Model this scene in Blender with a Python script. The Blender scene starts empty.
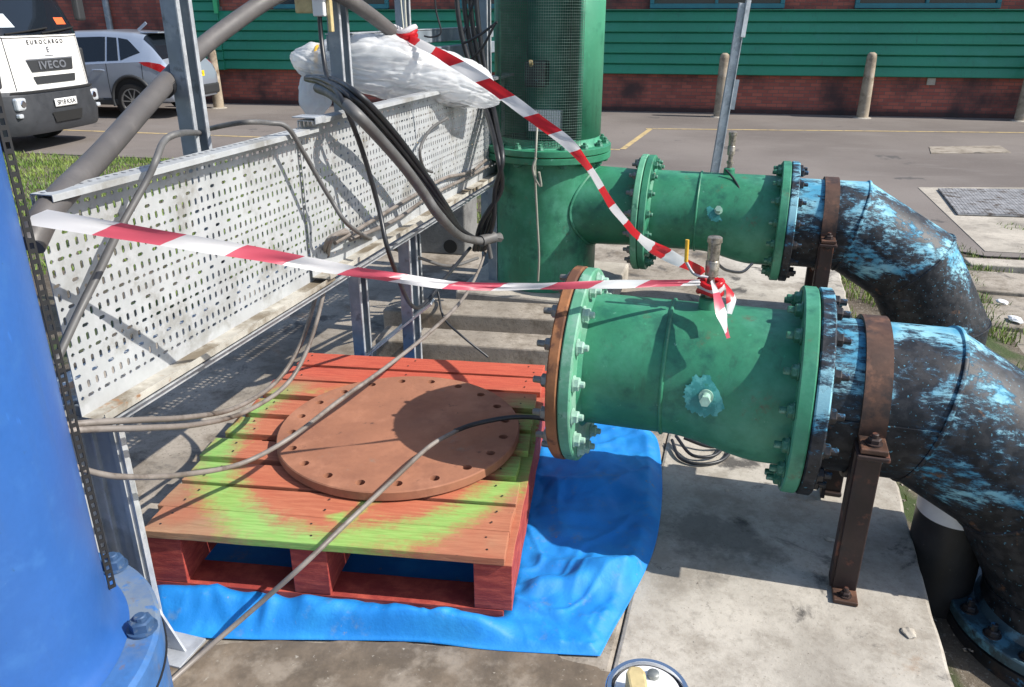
import bpy, bmesh, math, random
import numpy as np
from mathutils import Vector, Matrix, noise
rnd = random.Random(7)
C = bpy.context.scene
COL = C.collection
R = math.radians

# ------------------------------------------------------------------ camera, world, sun, exposure
SC = 1.12                                    # everything is laid out in site units and scaled by this at the very end
H = 1.45
cam = bpy.data.objects.new('camera', bpy.data.cameras.new('camera'))
COL.objects.link(cam); C.camera = cam
cam.data.sensor_width = 36; cam.data.lens = 800/1024*36
cam.data.clip_start = 0.02; cam.data.clip_end = 3000
cam.location = (0, 0, H*SC); cam.rotation_euler = (R(90-22.5), 0, 0)
SUN_EL, SUN_DIR = R(43), Vector((.967, -.255, 0)).normalized()
w = bpy.data.worlds.new('World'); C.world = w; w.use_nodes = True
sk = w.node_tree.nodes.new('ShaderNodeTexSky'); sk.sky_type = 'NISHITA'; sk.sun_disc = False
sk.sun_elevation = SUN_EL; sk.sun_rotation = math.atan2(SUN_DIR.x, SUN_DIR.y); sk.air_density = 1.0; sk.dust_density = 1.0
w.node_tree.links.new(sk.outputs[0], w.node_tree.nodes['Background'].inputs[0])
w.node_tree.nodes['Background'].inputs[1].default_value = 0.13
sl = bpy.data.lights.new('sun', 'SUN'); sl.energy = 4.4; sl.angle = R(.5); sl.color = (1, .95, .87)
so = bpy.data.objects.new('sun', sl); COL.objects.link(so)
to_sun = Vector((SUN_DIR.x*math.cos(SUN_EL), SUN_DIR.y*math.cos(SUN_EL), math.sin(SUN_EL)))
so.rotation_euler = to_sun.to_track_quat('Z', 'Y').to_euler()
C.view_settings.view_transform = 'Standard'; C.view_settings.look = 'None'
C.view_settings.exposure = 0.62; C.view_settings.gamma = 1; C.view_settings.use_curve_mapping = False
C.cycles.max_bounces = 8; C.cycles.transparent_max_bounces = 16

# ------------------------------------------------------------------ site frame: e1 along the pipes, e2 along the cable tray
A = R(16.5); CA, SA = math.cos(A), math.sin(A)
E1 = Vector((CA, -SA, 0)); E2 = Vector((SA, CA, 0))
def site(p, q, z=0.): return E1*p + E2*q + Vector((0, 0, z))
B = R(10); CB, SB = math.cos(B), math.sin(B)          # the building, car and lorry
PIT = R(22.5)
def ray(u, v):
    x = (u-512)/800; y = -(v-343.5)/800
    return Vector((x, math.cos(PIT)+y*math.sin(PIT), -math.sin(PIT)+y*math.cos(PIT)))
def Wy(u, v, Y): r = ray(u, v); return Vector((0, 0, H)) + r*(Y/r.y)      # surveyed point at distance Y
def Wz(u, v, z=0.): r = ray(u, v); return Vector((0, 0, H)) + r*((z-H)/r.z)  # surveyed point at height z
TRAY_P = -1.285
def Wt(u, v, off=.06):                                                     # surveyed point beside the tray's face
    r = ray(u, v); d = r.dot(E1); return Vector((0, 0, H)) + r*((TRAY_P+off)/d)

# ------------------------------------------------------------------ mesh helpers
class MB:
    def __init__(s): s.bm = bmesh.new(); s.mi = 0
    def faces(s, vs, fs, mi=None):
        bv = [s.bm.verts.new(v) for v in vs]; out = []
        for f in fs:
            try:
                fc = s.bm.faces.new([bv[i] for i in f]); fc.material_index = s.mi if mi is None else mi; out.append(fc)
            except ValueError: pass
        return out
    def box(s, c, size, m=None):
        x, y, z = [k/2 for k in size]; c = Vector(c)
        vs = [Vector((a*x, b*y, d*z)) for a in (-1, 1) for b in (-1, 1) for d in (-1, 1)]
        if m is not None: vs = [m @ v for v in vs]
        s.faces([v+c for v in vs], [(0,1,3,2), (4,6,7,5), (0,4,5,1), (2,3,7,6), (0,2,6,4), (1,5,7,3)]); return s
    def bar(s, a, b, wd, th, up=(0, 0, 1)):
        a, b = Vector(a), Vector(b); d = (b-a); L = d.length; d.normalize(); up = Vector(up)
        sx = d.cross(up)
        if sx.length < 1e-4: sx = Vector((1, 0, 0))
        sx.normalize(); uz = sx.cross(d).normalized()
        m = Matrix((d, sx, uz)).transposed()
        return s.box((a+b)/2, (L, wd, th), m)
    def lathe(s, prof, axis='z', seg=48, c=(0, 0, 0), a0=0., a1=None, close=True):
        full = a1 is None; n = seg if full else seg+1; c = Vector(c); vs = []
        for h, r in prof:
            for i in range(n):
                t = a0 + (2*math.pi*i/seg if full else (a1-a0)*i/seg)
                a, b = r*math.cos(t), r*math.sin(t)
                vs.append(c + (Vector((a, b, h)) if axis == 'z' else Vector((h, a, b)) if axis == 'x' else Vector((b, h, a))))
        fs = []
        for j in range(len(prof)-1):
            for i in range(seg):
                k = (i+1) % n if full else i+1
                fs.append((j*n+i, j*n+k, (j+1)*n+k, (j+1)*n+i))
        if full and close:
            fs.append(tuple(reversed(range(n)))); fs.append(tuple((len(prof)-1)*n+i for i in range(n)))
        s.faces(vs, fs); return s
    def cyl(s, a, b, r, seg=12, r2=None):
        return s.tube([a, b], r, seg, radii=[r, r if r2 is None else r2], raw=True)
    def tube(s, pts, r, seg=8, radii=None, raw=False, sub=5, cap=True):
        pts = [Vector(p) for p in pts]
        if not raw: pts = spline(pts, sub)
        n = len(pts); up = None; vs = []
        for i, p in enumerate(pts):
            t = (pts[min(i+1, n-1)] - pts[max(i-1, 0)]).normalized()
            if up is None:
                up = Vector((0, 0, 1)) if abs(t.z) < .9 else Vector((1, 0, 0))
            sx = t.cross(up).normalized(); up = sx.cross(t).normalized()
            rr = r if radii is None else radii[i] if len(radii) == n else radii[0]+(radii[-1]-radii[0])*i/(n-1)
            for k in range(seg):
                a = 2*math.pi*k/seg; vs.append(p + sx*math.cos(a)*rr + up*math.sin(a)*rr)
        fs = [(i*seg+k, i*seg+(k+1) % seg, (i+1)*seg+(k+1) % seg, (i+1)*seg+k) for i in range(n-1) for k in range(seg)]
        if cap: fs += [tuple(reversed(range(seg))), tuple((n-1)*seg+k for k in range(seg))]
        s.faces(vs, fs); return s
    def grid(s, fn, nu, nv, wrap=False):
        vs = [fn(i/nu, j/nv) for j in range(nv+1) for i in range(nu+1)]
        s.faces(vs, [(j*(nu+1)+i, j*(nu+1)+i+1, (j+1)*(nu+1)+i+1, (j+1)*(nu+1)+i) for j in range(nv) for i in range(nu)]); return s
    def prism(s, poly, depth, axis='y'):                                # poly in the plane across the axis, centred depth
        n = len(poly); f = {'y': lambda a, b, d: (a, d, b), 'z': lambda a, b, d: (a, b, d), 'x': lambda a, b, d: (d, a, b)}[axis]
        d0, d1 = depth if isinstance(depth, tuple) else (-depth/2, depth/2)
        vs = [f(a, b, d0) for a, b in poly] + [f(a, b, d1) for a, b in poly]
        s.faces(vs, [tuple(range(n)), tuple(range(2*n-1, n-1, -1))] + [(i, i+n, (i+1) % n+n, (i+1) % n) for i in range(n)]); return s
    def build(s, name, mat, parent=None, loc=(0, 0, 0), rz=0., smooth=None, bevel=0., recenter=False, solid=0.):
        bmesh.ops.recalc_face_normals(s.bm, faces=s.bm.faces[:])
        if recenter:
            vs = s.bm.verts[:]; lo = Vector([min(v.co[i] for v in vs) for i in range(3)]); hi = Vector([max(v.co[i] for v in vs) for i in range(3)])
            loc = Vector(((lo.x+hi.x)/2, (lo.y+hi.y)/2, lo.z)); bmesh.ops.translate(s.bm, verts=vs, vec=-loc)
        me = bpy.data.meshes.new(name); s.bm.to_mesh(me); s.bm.free()
        for m in (mat if isinstance(mat, (list, tuple)) else [mat]): me.materials.append(m)
        o = bpy.data.objects.new(name, me); COL.objects.link(o)
        o.location = loc; o.rotation_euler = (0, 0, rz)
        if parent is not None: o.parent = parent
        if smooth is not None:
            for p in me.polygons: p.use_smooth = True
            me.set_sharp_from_angle(angle=R(smooth))
        if solid:
            md = o.modifiers.new('solid', 'SOLIDIFY'); md.thickness = solid; md.offset = 0
        if bevel:
            md = o.modifiers.new('bevel', 'BEVEL'); md.width = bevel; md.segments = 2; md.limit_method = 'ANGLE'; md.angle_limit = R(40)
        return o
def spline(pts, sub=5):
    P = [pts[0]*2-pts[1]] + list(pts) + [pts[-1]*2-pts[-2]]; out = []
    for i in range(1, len(P)-2):
        a, b, c, d = P[i-1], P[i], P[i+1], P[i+2]
        for k in range(sub):
            t = k/sub
            out.append(.5*(2*b + (c-a)*t + (2*a-5*b+4*c-d)*t*t + (3*b-3*c+d-a)*t**3))
    return out + [P[-2]]
def tag(o, label, cat, group=None):
    o['label'] = label; o['category'] = cat
    if group: o['group'] = group
    return o
def empty(name, loc, rz=0., scale=1.):
    o = bpy.data.objects.new(name, None); COL.objects.link(o); o.location = loc; o.rotation_euler = (0, 0, rz); o.scale = (scale,)*3
    o.empty_display_size = .1
    return o
def copy_tree(o, parent=None):
    c = o.copy(); COL.objects.link(c); c.parent = parent
    for ch in list(o.children): copy_tree(ch, c)
    return c
def structure(o): o['kind'] = 'structure'; return o
def stuff(o): o['kind'] = 'stuff'; return o
def hexbolt(name, mat, parent, m, r=.02, h=.016, stud=.03, nut_back=0.):
    b = MB()
    b.lathe([(0, r*1.25), (.004, r*1.25)], seg=16)
    b.lathe([(.004, r), (h, r), (h+.003, r*.8)], seg=6)
    b.lathe([(h+.003, r*.52), (h+stud, r*.5), (h+stud+.002, r*.4)], seg=10)
    if nut_back:
        b.lathe([(-nut_back-.002, r*.55), (.002, r*.55)], seg=10); b.lathe([(-nut_back, r*1.25), (-nut_back-.004, r*1.25)], seg=16); b.lathe([(-nut_back-.004, r), (-nut_back-h, r), (-nut_back-h-.004, r*.6)], seg=6)
    o = b.build(name, mat, parent, smooth=35); o.matrix_local = m; return o

# ------------------------------------------------------------------ material helpers
class N:
    def __init__(s, name):
        s.m = bpy.data.materials.new(name); s.m.use_nodes = True; s.t = s.m.node_tree; s.b = s.t.nodes['Principled BSDF']
        s.co = s.t.nodes.new('ShaderNodeTexCoord')
    def new(s, t, **k):
        n = s.t.nodes.new(t)
        for a, b in k.items(): setattr(n, a, b)
        return n
    def set(s, sock, v):
        if isinstance(v, bpy.types.NodeSocket): s.t.links.new(v, sock)
        elif isinstance(v, (tuple, list)) and len(v) == 3 and sock.type == 'RGBA': sock.default_value = (*v, 1)
        else: sock.default_value = v
    def pos(s, scale=(1, 1, 1), loc=(0, 0, 0), rot=(0, 0, 0), src='Object'):
        n = s.new('ShaderNodeMapping'); s.set(n.inputs[0], s.co.outputs[src]); n.inputs[1].default_value = loc; n.inputs[2].default_value = rot; n.inputs[3].default_value = scale
        return n.outputs[0]
    def noise(s, scale, vec=None, detail=6., rough=.55, dist=0.):
        n = s.new('ShaderNodeTexNoise'); s.set(n.inputs['Vector'], vec or s.co.outputs['Object'])
        n.inputs['Scale'].default_value = scale; n.inputs['Detail'].default_value = detail; n.inputs['Roughness'].default_value = rough; n.inputs['Distortion'].default_value = dist
        return n.outputs[0]
    def ramp(s, f, a, b):
        n = s.new('ShaderNodeMapRange', interpolation_type='SMOOTHSTEP'); s.set(n.inputs[0], f); s.set(n.inputs[1], a); s.set(n.inputs[2], b); return n.outputs[0]
    def lin(s, f, a, b, c, d):
        n = s.new('ShaderNodeMapRange'); s.set(n.inputs[0], f)
        for i, v in enumerate((a, b, c, d)): s.set(n.inputs[i+1], v)
        return n.outputs[0]
    def mix(s, f, a, b, mode='MIX'):
        n = s.new('ShaderNodeMix', data_type='RGBA', blend_type=mode); s.set(n.inputs[0], f); s.set(n.inputs[6], a); s.set(n.inputs[7], b); return n.outputs[2]
    def math(s, op, a, b=0., c=0.):
        n = s.new('ShaderNodeMath', operation=op); s.set(n.inputs[0], a); s.set(n.inputs[1], b); s.set(n.inputs[2], c); return n.outputs[0]
    def xyz(s, vec=None):
        n = s.new('ShaderNodeSeparateXYZ'); s.set(n.inputs[0], vec or s.co.outputs['Object']); return n.outputs
    def out(s, col=None, rough=None, metal=None, bump=None, bs=.3, bd=.01, **k):
        if col is not None: s.set(s.b.inputs['Base Color'], col)
        if rough is not None: s.set(s.b.inputs['Roughness'], rough)
        if metal is not None: s.set(s.b.inputs['Metallic'], metal)
        if bump is not None:
            n = s.new('ShaderNodeBump'); n.inputs['Strength'].default_value = bs; n.inputs['Distance'].default_value = bd
            s.set(n.inputs['Height'], bump); s.t.links.new(n.outputs[0], s.b.inputs['Normal'])
        for a, b in k.items(): s.set(s.b.inputs[a.replace('_', ' ')], b)
        return s.m
def mul(c, k): return tuple(x*k for x in c)
def worn(name, col, rough=.45, metal=0., var=.25, scale=6., spots=(), bs=.15, fine=60., runs=None):
    """paint or metal with tone drift plus patches: spots = (colour, noise scale, threshold, softness[, detail roughness])"""
    n = N(name)
    c = n.mix(n.ramp(n.noise(scale), .3, .7), mul(col, 1-var), mul(col, 1+var))
    c = n.mix(n.math('MULTIPLY', n.ramp(n.noise(fine, detail=3.), .35, .75), .35), c, mul(col, 1-var*1.3))
    if runs:                                                              # rain streaks and grime running down: (colour, strength)
        f = n.ramp(n.noise(1., n.pos(scale=(26, 26, 1.6)), 6., .65), .52, .72); f = n.math('MULTIPLY', f, n.ramp(n.noise(3.), .38, .62))
        c = n.mix(n.math('MULTIPLY', f, runs[1]), c, runs[0])
        f = n.ramp(n.noise(1., n.pos(scale=(55, 55, 9), rot=(.5, .9, .3)), 3., .5), .70, .73); c = n.mix(n.math('MULTIPLY', f, runs[1]), c, mul(col, 1.7))
    rg = n.lin(n.noise(scale*2), .3, .7, rough*.8, min(1, rough*1.25))
    for i, sp in enumerate(spots):
        sc, sclr, th, soft = sp[1], sp[0], sp[2], sp[3]
        f = n.ramp(n.noise(sc, n.pos(loc=(3.1*i+1, 7.7*i, 2.3*i)), detail=9., rough=sp[4] if len(sp) > 4 else .65), th-soft, th+soft)
        c = n.mix(f, c, sclr)
    return n.out(c, rg, metal, n.noise(fine*.6, detail=5.), bs, .004)
def plain(name, col, rough=.5, metal=0., **k): return N(name).out(col, rough, metal, **k)

RUST = (.16, .06, .025)
M = {}
M['green'] = worn('green_paint', (.028, .19, .100), .48, 0, .22, 4, [((.065, .27, .17), 4, .56, .12), ((.012, .10, .065), 7, .60, .10), ((.16, .36, .27), 26, .665, .03, .75), ((.10, .085, .05), 8, .66, .08, .75), (RUST, 18, .71, .02, .75)], .2, runs=((.02, .075, .05), .55))
M['green_old'] = worn('faded_green_paint', (.10, .31, .19), .6, 0, .2, 7, [((.20, .38, .28), 11, .56, .07), ((.03, .15, .09), 14, .62, .03), (RUST, 8, .66, .03)], .2)
M['green_light'] = worn('sun_bleached_green_paint', (.055, .27, .155), .5, 0, .15, 3, [((.09, .34, .22), 5, .58, .1), ((.03, .17, .10), 8, .62, .08), ((.20, .40, .30), 26, .68, .03, .75)], .15, runs=((.03, .13, .08), .5))  # lighter copy of the green, sunlight on the upper barrel put into the colour
M['green_dark'] = worn('green_bolt_paint', (.03, .15, .09), .5, 0, .3, 20, [((.13, .30, .22), 30, .56, .06), (RUST, 26, .64, .04)], .2)
M['rustplate'] = worn('rusty_flange', (.25, .105, .042), .8, 0, .3, 9, [((.10, .04, .02), 12, .58, .06), ((.05, .24, .16), 7, .66, .03)], .3)
M['green_deep'] = worn('dark_green_paint', (.02, .12, .078), .6, 0, .3, 6)
M['teal'] = worn('teal_touch_up_paint', (.035, .25, .235), .55, 0, .25, 20, [((.09, .36, .34), 30, .54, .06), ((.028, .19, .11), 16, .60, .04, .75)], .25)
M['nipple'] = worn('pale_green_fitting', (.30, .47, .38), .5, 0, .2, 40, [], .2)
M['steel_bolt'] = worn('dull_bolt_steel', (.22, .23, .22), .45, .5, .3, 40, [(RUST, 40, .6, .05)], .2)
def flaking(name, bias):
    n = N(name); P = n.pos(scale=(.6, 1, 1))
    a = n.noise(5.2, n.pos(scale=(.8, 1, 1)), 4., .55, .4); b = n.noise(17, n.pos(scale=(.4, 1, 1)), 11., .78, .5)
    h = n.xyz(); up = n.lin(h[2], -.3, .22, -.16+bias, -.004+bias)
    c3 = n.noise(75, n.pos(scale=(.35, 1, 1)), 5., .7)
    f0 = n.math('ADD', n.math('ADD', n.math('ADD', n.math('MULTIPLY', a, .58), n.math('MULTIPLY', b, .46)), n.math('MULTIPLY', c3, .26)), n.math('ADD', up, -.13))
    f = n.ramp(f0, .548, .622); f2 = n.ramp(f0, .51, .62)
    blue = n.mix(n.ramp(n.noise(9), .35, .65), (.06, .28, .43), (.25, .50, .58))
    blk = n.mix(n.ramp(n.noise(30, detail=8.), .42, .62), (.007, .009, .013), (.028, .029, .033))
    blk = n.mix(n.math('MULTIPLY', f2, .5), blk, (.02, .12, .24))
    blk = n.mix(n.ramp(n.noise(13, detail=8., rough=.7), .62, .68), blk, (.10, .055, .035))
    blk = n.mix(n.math('MULTIPLY', n.ramp(n.noise(110, detail=4.), .64, .70), .8), blk, (.10, .30, .42))
    return n.out(n.mix(f, blk, blue), n.lin(f, 0, 1, .52, .6), 0, n.math('ADD', n.math('MULTIPLY', f, .7), n.math('MULTIPLY', b, .6)), .5, .005, Specular_IOR_Level=.35)
M['flake'] = flaking('flaking_blue_over_black', .060); M['flake_rear'] = flaking('pale_flaking_blue_over_black', .084)
M['black_paint'] = worn('black_paint', (.014, .016, .02), .45, 0, .4, 10, [((.04, .16, .30), 12, .60, .03, .75), ((.05, .035, .03), 9, .62, .05)], .3)
M['brown_strap'] = worn('brown_rusty_strap', (.082, .040, .025), .6, .1, .35, 8, [((.15, .07, .04), 14, .58, .06), ((.03, .02, .017), 9, .57, .07)], .2)
M['dark_leg'] = worn('dark_rusty_bar', (.034, .019, .016), .6, .1, .4, 9, [((.14, .05, .03), 12, .60, .05), ((.015, .014, .014), 6, .55, .07)], .25)
M['base_flange'] = worn('blue_black_flange_paint', (.035, .075, .10), .5, 0, .3, 7, [((.07, .20, .28), 11, .57, .06, .75), ((.015, .018, .022), 9, .58, .06, .75)], .3)
M['tank_bolt'] = worn('blue_bolt_paint', (.045, .095, .19), .45, .2, .25, 30, [((.16, .19, .22), 30, .6, .06)], .2)
M['tank'] = worn('blue_tank_paint', (.024, .098, .315), .42, 0, .10, 2.5, [((.032, .118, .34), 14, .60, .1), ((.025, .085, .22), 60, .69, .03), ((.08, .17, .34), 9, .68, .05, .8), ((.16, .22, .30), 34, .735, .02, .8)], .10, 90, runs=((.05, .10, .20), .35))
M['tank_flange'] = worn('blue_flange_paint', (.040, .125, .31), .55, 0, .18, 9, [((.15, .19, .24), 4, .54, .12), ((.13, .11, .085), 14, .66, .06), ((.16, .10, .05), 11, .66, .05), ((.04, .14, .36), 20, .60, .05)], .2)
M['galv'] = worn('galvanised_steel', (.50, .52, .54), .45, .45, .16, 14, [((.33, .35, .37), 9, .57, .08), ((.60, .61, .62), 30, .6, .06)], .08)
M['galv_grey'] = worn('weathered_grey_steel', (.23, .27, .31), .5, .35, .15, 10, [((.33, .36, .39), 7, .58, .08), ((.15, .17, .19), 15, .62, .05)], .1)
M['traysteel'] = worn('pale_tray_steel', (.43, .445, .45), .5, .2, .08, 5, [((.27, .265, .245), 6, .58, .10), ((.46, .47, .48), 20, .58, .08), ((.28, .17, .09), 13, .745, .02)], .06)
M['traydirt'] = worn('dirty_tray_ledge', (.42, .40, .35), .7, .1, .2, 9, [((.16, .13, .09), 7, .52, .1), ((.25, .13, .06), 12, .66, .04)], .3)
M['cable_black'] = worn('black_cable', (.018, .019, .022), .4, 0, .3, 9, [], .1)
M['cable_grey'] = worn('grey_cable', (.10, .098, .096), .5, 0, .2, 9, [((.09, .085, .08), 12, .58, .08)], .1)
M['cable_brown'] = worn('grey_brown_cable', (.20, .175, .155), .5, 0, .2, 8, [((.11, .09, .075), 9, .56, .08)], .1)
M['conduit'] = worn('grey_hose', (.090, .083, .080), .55, 0, .1, 6, [((.12, .11, .105), 9, .6, .1), ((.07, .065, .062), 18, .66, .05)], .15)
M['cable_pale'] = worn('pale_cable', (.30, .30, .25), .5, 0, .15, 8, [], .1)
M['tarp'] = worn('blue_tarpaulin', (.006, .195, .58), .62, 0, .12, 3, [((.015, .25, .62), 5, .58, .1), ((.10, .22, .40), 14, .66, .10), ((.16, .20, .26), 40, .69, .05)], .25, 170)
M['red_tape'] = plain('red_tape', (.62, .02, .03), .35); M['white_tape'] = plain('white_tape', (.72, .71, .72), .35)
M['pink_tape'] = plain('sun_faded_red_tape', (.62, .10, .15), .35)  # red tape with its pinkish sunlit gloss put into the colour
for k in ('red_tape', 'white_tape', 'pink_tape'):
    m_ = M[k]; nt = m_.node_tree; b_ = nt.nodes['Principled BSDF']; tl = nt.nodes.new('ShaderNodeBsdfTranslucent'); mx = nt.nodes.new('ShaderNodeMixShader'); mx.inputs[0].default_value = .42
    tl.inputs[0].default_value = b_.inputs['Base Color'].default_value; nt.links.new(b_.outputs[0], mx.inputs[1]); nt.links.new(tl.outputs[0], mx.inputs[2]); nt.links.new(mx.outputs[0], nt.nodes['Material Output'].inputs[0])
M['brass'] = worn('tarnished_fitting', (.34, .30, .25), .4, .6, .2, 40, [((.18, .16, .13), 40, .55, .06)], .15)
M['yellow'] = worn('yellow_plastic', (.62, .36, .03), .5, 0, .1, 20)
M['chrome'] = plain('polished_chrome', (.72, .74, .76), .12, 1.)
M['cream'] = worn('cream_plastic', (.50, .40, .20), .5, 0, .15, 40, [((.40, .30, .14), 50, .6, .06)], .15)
M['black_rubber'] = plain('black_rubber', (.012, .012, .013), .6)
M['white_plastic'] = worn('white_plastic', (.74, .74, .74), .4, 0, .06, 20)
def concrete(name, col, dark, stain, seed):
    n = N(name); P = n.pos(loc=(seed, seed*2, 0))
    c = n.mix(n.ramp(n.noise(1.6, P, 5.), .3, .7), mul(col, .84), mul(col, 1.12))
    c = n.mix(n.ramp(n.noise(4, P, 10., .75), .44, .66), c, dark)
    c = n.mix(n.math('MULTIPLY', n.ramp(n.noise(1.1, n.pos(loc=(seed+9, 2, 0)), 6., .6), .5, .68), .6), c, mul(dark, .62))
    c = n.mix(n.ramp(n.noise(30, n.pos(loc=(seed, 7, 0)), 5., .8), .66, .72), c, mul(dark, .4))
    c = n.mix(n.math('MULTIPLY', n.ramp(n.noise(45, P, 6., .7), .5, .7), .45), c, mul(dark, .75))
    c = n.mix(n.math('MULTIPLY', n.ramp(n.noise(2.6, n.pos(loc=(seed+5, 3, 1)), 9., .7, .5), .555, .65), stain), c, (.045, .042, .04))
    for k_, sc_ in ((0, 1.1), (1, 2.3)):                                     # hairline cracks
        cr = n.math('ABSOLUTE', n.math('SUBTRACT', n.noise(sc_, n.pos(loc=(seed*3+k_*7, 1, 0)), 7., .62), .5))
        c = n.mix(n.math('MULTIPLY', n.math('SUBTRACT', 1., n.ramp(cr, .0008, .0035)), n.math('MULTIPLY', n.ramp(n.noise(1.4, n.pos(loc=(seed, k_*5, 3))), .58, .66), .6)), c, mul(dark, .3))
    c = n.mix(n.math('MULTIPLY', n.ramp(n.noise(3.2, n.pos(loc=(seed+2, 11, 0)), 7., .7), .62, .72), .5), c, (.26, .15, .075))
    c = n.mix(n.ramp(n.noise(120, P, 3., .7), .60, .70), c, mul(dark, .8))
    c = n.mix(n.ramp(n.noise(160, P, 2.), .70, .78), c, mul(col, 1.15))
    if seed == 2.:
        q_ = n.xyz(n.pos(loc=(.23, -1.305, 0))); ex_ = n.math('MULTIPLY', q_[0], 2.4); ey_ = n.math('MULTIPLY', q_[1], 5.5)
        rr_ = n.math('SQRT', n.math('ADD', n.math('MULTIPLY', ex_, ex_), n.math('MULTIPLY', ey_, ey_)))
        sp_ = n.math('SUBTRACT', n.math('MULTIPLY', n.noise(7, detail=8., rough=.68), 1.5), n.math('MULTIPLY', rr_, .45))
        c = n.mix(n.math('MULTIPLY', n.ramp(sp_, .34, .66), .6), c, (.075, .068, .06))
    h = n.math('ADD', n.noise(60, P, 8., .7), n.math('MULTIPLY', n.noise(9, P, 5.), .6))
    return n.out(c, .88, 0, h, .35, .006)
M['conc'] = concrete('pale_concrete', (.45, .415, .36), (.27, .24, .20), .9, 2.)
M['conc_old'] = concrete('old_grey_concrete', (.33, .29, .24), (.15, .122, .09), .8, 9.)
M['conc_kerb'] = concrete('cast_concrete', (.42, .38, .32), (.28, .25, .21), .3, 4.)
M['conc_dark'] = concrete('damp_concrete_block', (.17, .17, .165), (.10, .10, .10), .5, 6.)
def asphalt():
    n = N('worn_asphalt')
    c = n.mix(n.ramp(n.noise(.35, detail=6.), .3, .7), (.125, .106, .096), (.19, .166, .150))
    c = n.mix(n.math('MULTIPLY', n.ramp(n.noise(2.2, n.pos(scale=(.4, 1, 1)), 9., .7), .5, .68), .5), c, (.20, .18, .165))
    c = n.mix(n.ramp(n.noise(55, detail=4., rough=.8), .58, .72), c, (.21, .195, .18))
    c = n.mix(n.ramp(n.noise(38, n.pos(loc=(5, 1, 0)), 4., .8), .6, .74), c, (.05, .047, .045))
    c = n.mix(n.ramp(n.noise(.8, n.pos(loc=(2, 8, 0)), 8., .7), .62, .66), c, (.085, .078, .075))
    return n.out(c, .9, 0, n.noise(70, detail=6., rough=.8), .4, .01)
M['asphalt'] = asphalt()
def earth():
    n = N('gritty_earth')
    c = n.mix(n.ramp(n.noise(3, detail=8.), .35, .65), (.075, .058, .04), (.17, .14, .105))
    c = n.mix(n.ramp(n.noise(60, detail=4., rough=.8), .55, .66), c, (.28, .25, .21))
    c = n.mix(n.ramp(n.noise(1.7, n.pos(loc=(4, 4, 0)), 6.), .5, .6), c, (.05, .075, .02))
    return n.out(c, .95, 0, n.noise(40, detail=8., rough=.75), .8, .03)
M['earth'] = earth()
def brick():
    n = N('red_brick_wall'); v = n.pos(rot=(R(90), 0, 0), scale=(1, 1, 1))
    b = n.new('ShaderNodeTexBrick'); n.set(b.inputs['Vector'], v); b.inputs['Scale'].default_value = 1.
    b.inputs['Brick Width'].default_value = .2; b.inputs['Row Height'].default_value = .067; b.inputs['Mortar Size'].default_value = .006; b.inputs['Mortar Smooth'].default_value = .2
    b.inputs['Color1'].default_value = (.36, .10, .07, 1); b.inputs['Color2'].default_value = (.23, .06, .048, 1); b.inputs['Mortar'].default_value = (.115, .085, .075, 1); b.inputs['Bias'].default_value = 0
    c = n.mix(n.ramp(n.noise(1.3, detail=7.), .42, .7), b.outputs[0], (.055, .03, .03))
    c = n.mix(n.math('MULTIPLY', n.ramp(n.noise(.9, n.pos(loc=(9, 0, 4)), 5.), .62, .75), .35), c, (.30, .22, .18))
    z = n.xyz()[2]; c = n.mix(n.math('MULTIPLY', n.math('SUBTRACT', 1., n.ramp(z, .05, .17)), .85), c, (.02, .018, .02))   # brick darker along the foot of the wall
    return n.out(c, .85, 0, n.math('SUBTRACT', n.noise(40), b.outputs[1]), .5, .01)
M['brick'] = brick()
M['clad'] = worn('green_cladding', (.017, .215, .128), .5, 0, .10, .8, [((.024, .22, .145), 2.2, .6, .08), ((.30, .34, .30), 16, .79, .01)], .05, runs=((.02, .10, .07), .6))
M['clad_pale'] = worn('light_green_trim', (.05, .42, .17), .5, 0, .05, 4)
M['teal_frame'] = worn('teal_window_frame', (.015, .16, .20), .4, 0, .1, 5)
M['window_glass'] = plain('dark_window_glass', (.02, .035, .045), .06)
M['yellow_line'] = worn('faded_yellow_line', (.48, .36, .17), .85, 0, .15, 4, [((.17, .15, .135), 7, .56, .07, .8)], .2)
M['grating'] = worn('steel_grating', (.34, .34, .345), .55, .4, .2, 10, [((.12, .10, .085), 8, .58, .08)], .2)
M['void'] = plain('dark_pit', (.01, .01, .01), .9)
M['bollard'] = worn('weathered_bollard_concrete', (.33, .27, .20), .9, 0, .2, 4, [((.17, .13, .09), 5, .58, .1), ((.42, .36, .29), 9, .6, .08)], .5)
M['car_paint'] = plain('silver_car_paint', (.42, .48, .57), .28, .55, Coat_Weight=.6)
M['car_glass'] = plain('tinted_car_glass', (.010, .014, .020), .04)
M['car_plastic'] = plain('dark_grey_trim', (.030, .032, .035), .55)
M['alloy'] = plain('alloy_wheel', (.55, .56, .58), .3, .8)
M['tyre'] = plain('tyre_rubber', (.013, .013, .013), .8)
M['tail_red'] = plain('red_lamp_lens', (.42, .008, .012), .12, Coat_Weight=1.)
M['lamp_clear'] = plain('clear_lamp_lens', (.62, .66, .70), .12, .3, Coat_Weight=1.)
M['plate_yellow'] = plain('yellow_plate', (.80, .55, .01), .4)
M['plate_white'] = plain('white_plate', (.78, .78, .76), .4)
M['lorry_white'] = worn('white_lorry_paint', (.76, .75, .72), .3, 0, .03, 2)
M['lorry_grey'] = worn('grey_bumper_plastic', (.034, .037, .043), .55, 0, .12, 4)
M['ink'] = plain('dark_lettering', (.05, .05, .055), .4)
M['silver_letter'] = plain('silver_lettering', (.22, .23, .26), .35, .4)
M['orange'] = plain('orange_cloth', (.7, .12, .03), .7)
M['paper'] = plain('pale_paper', (.55, .62, .66), .7)

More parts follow.
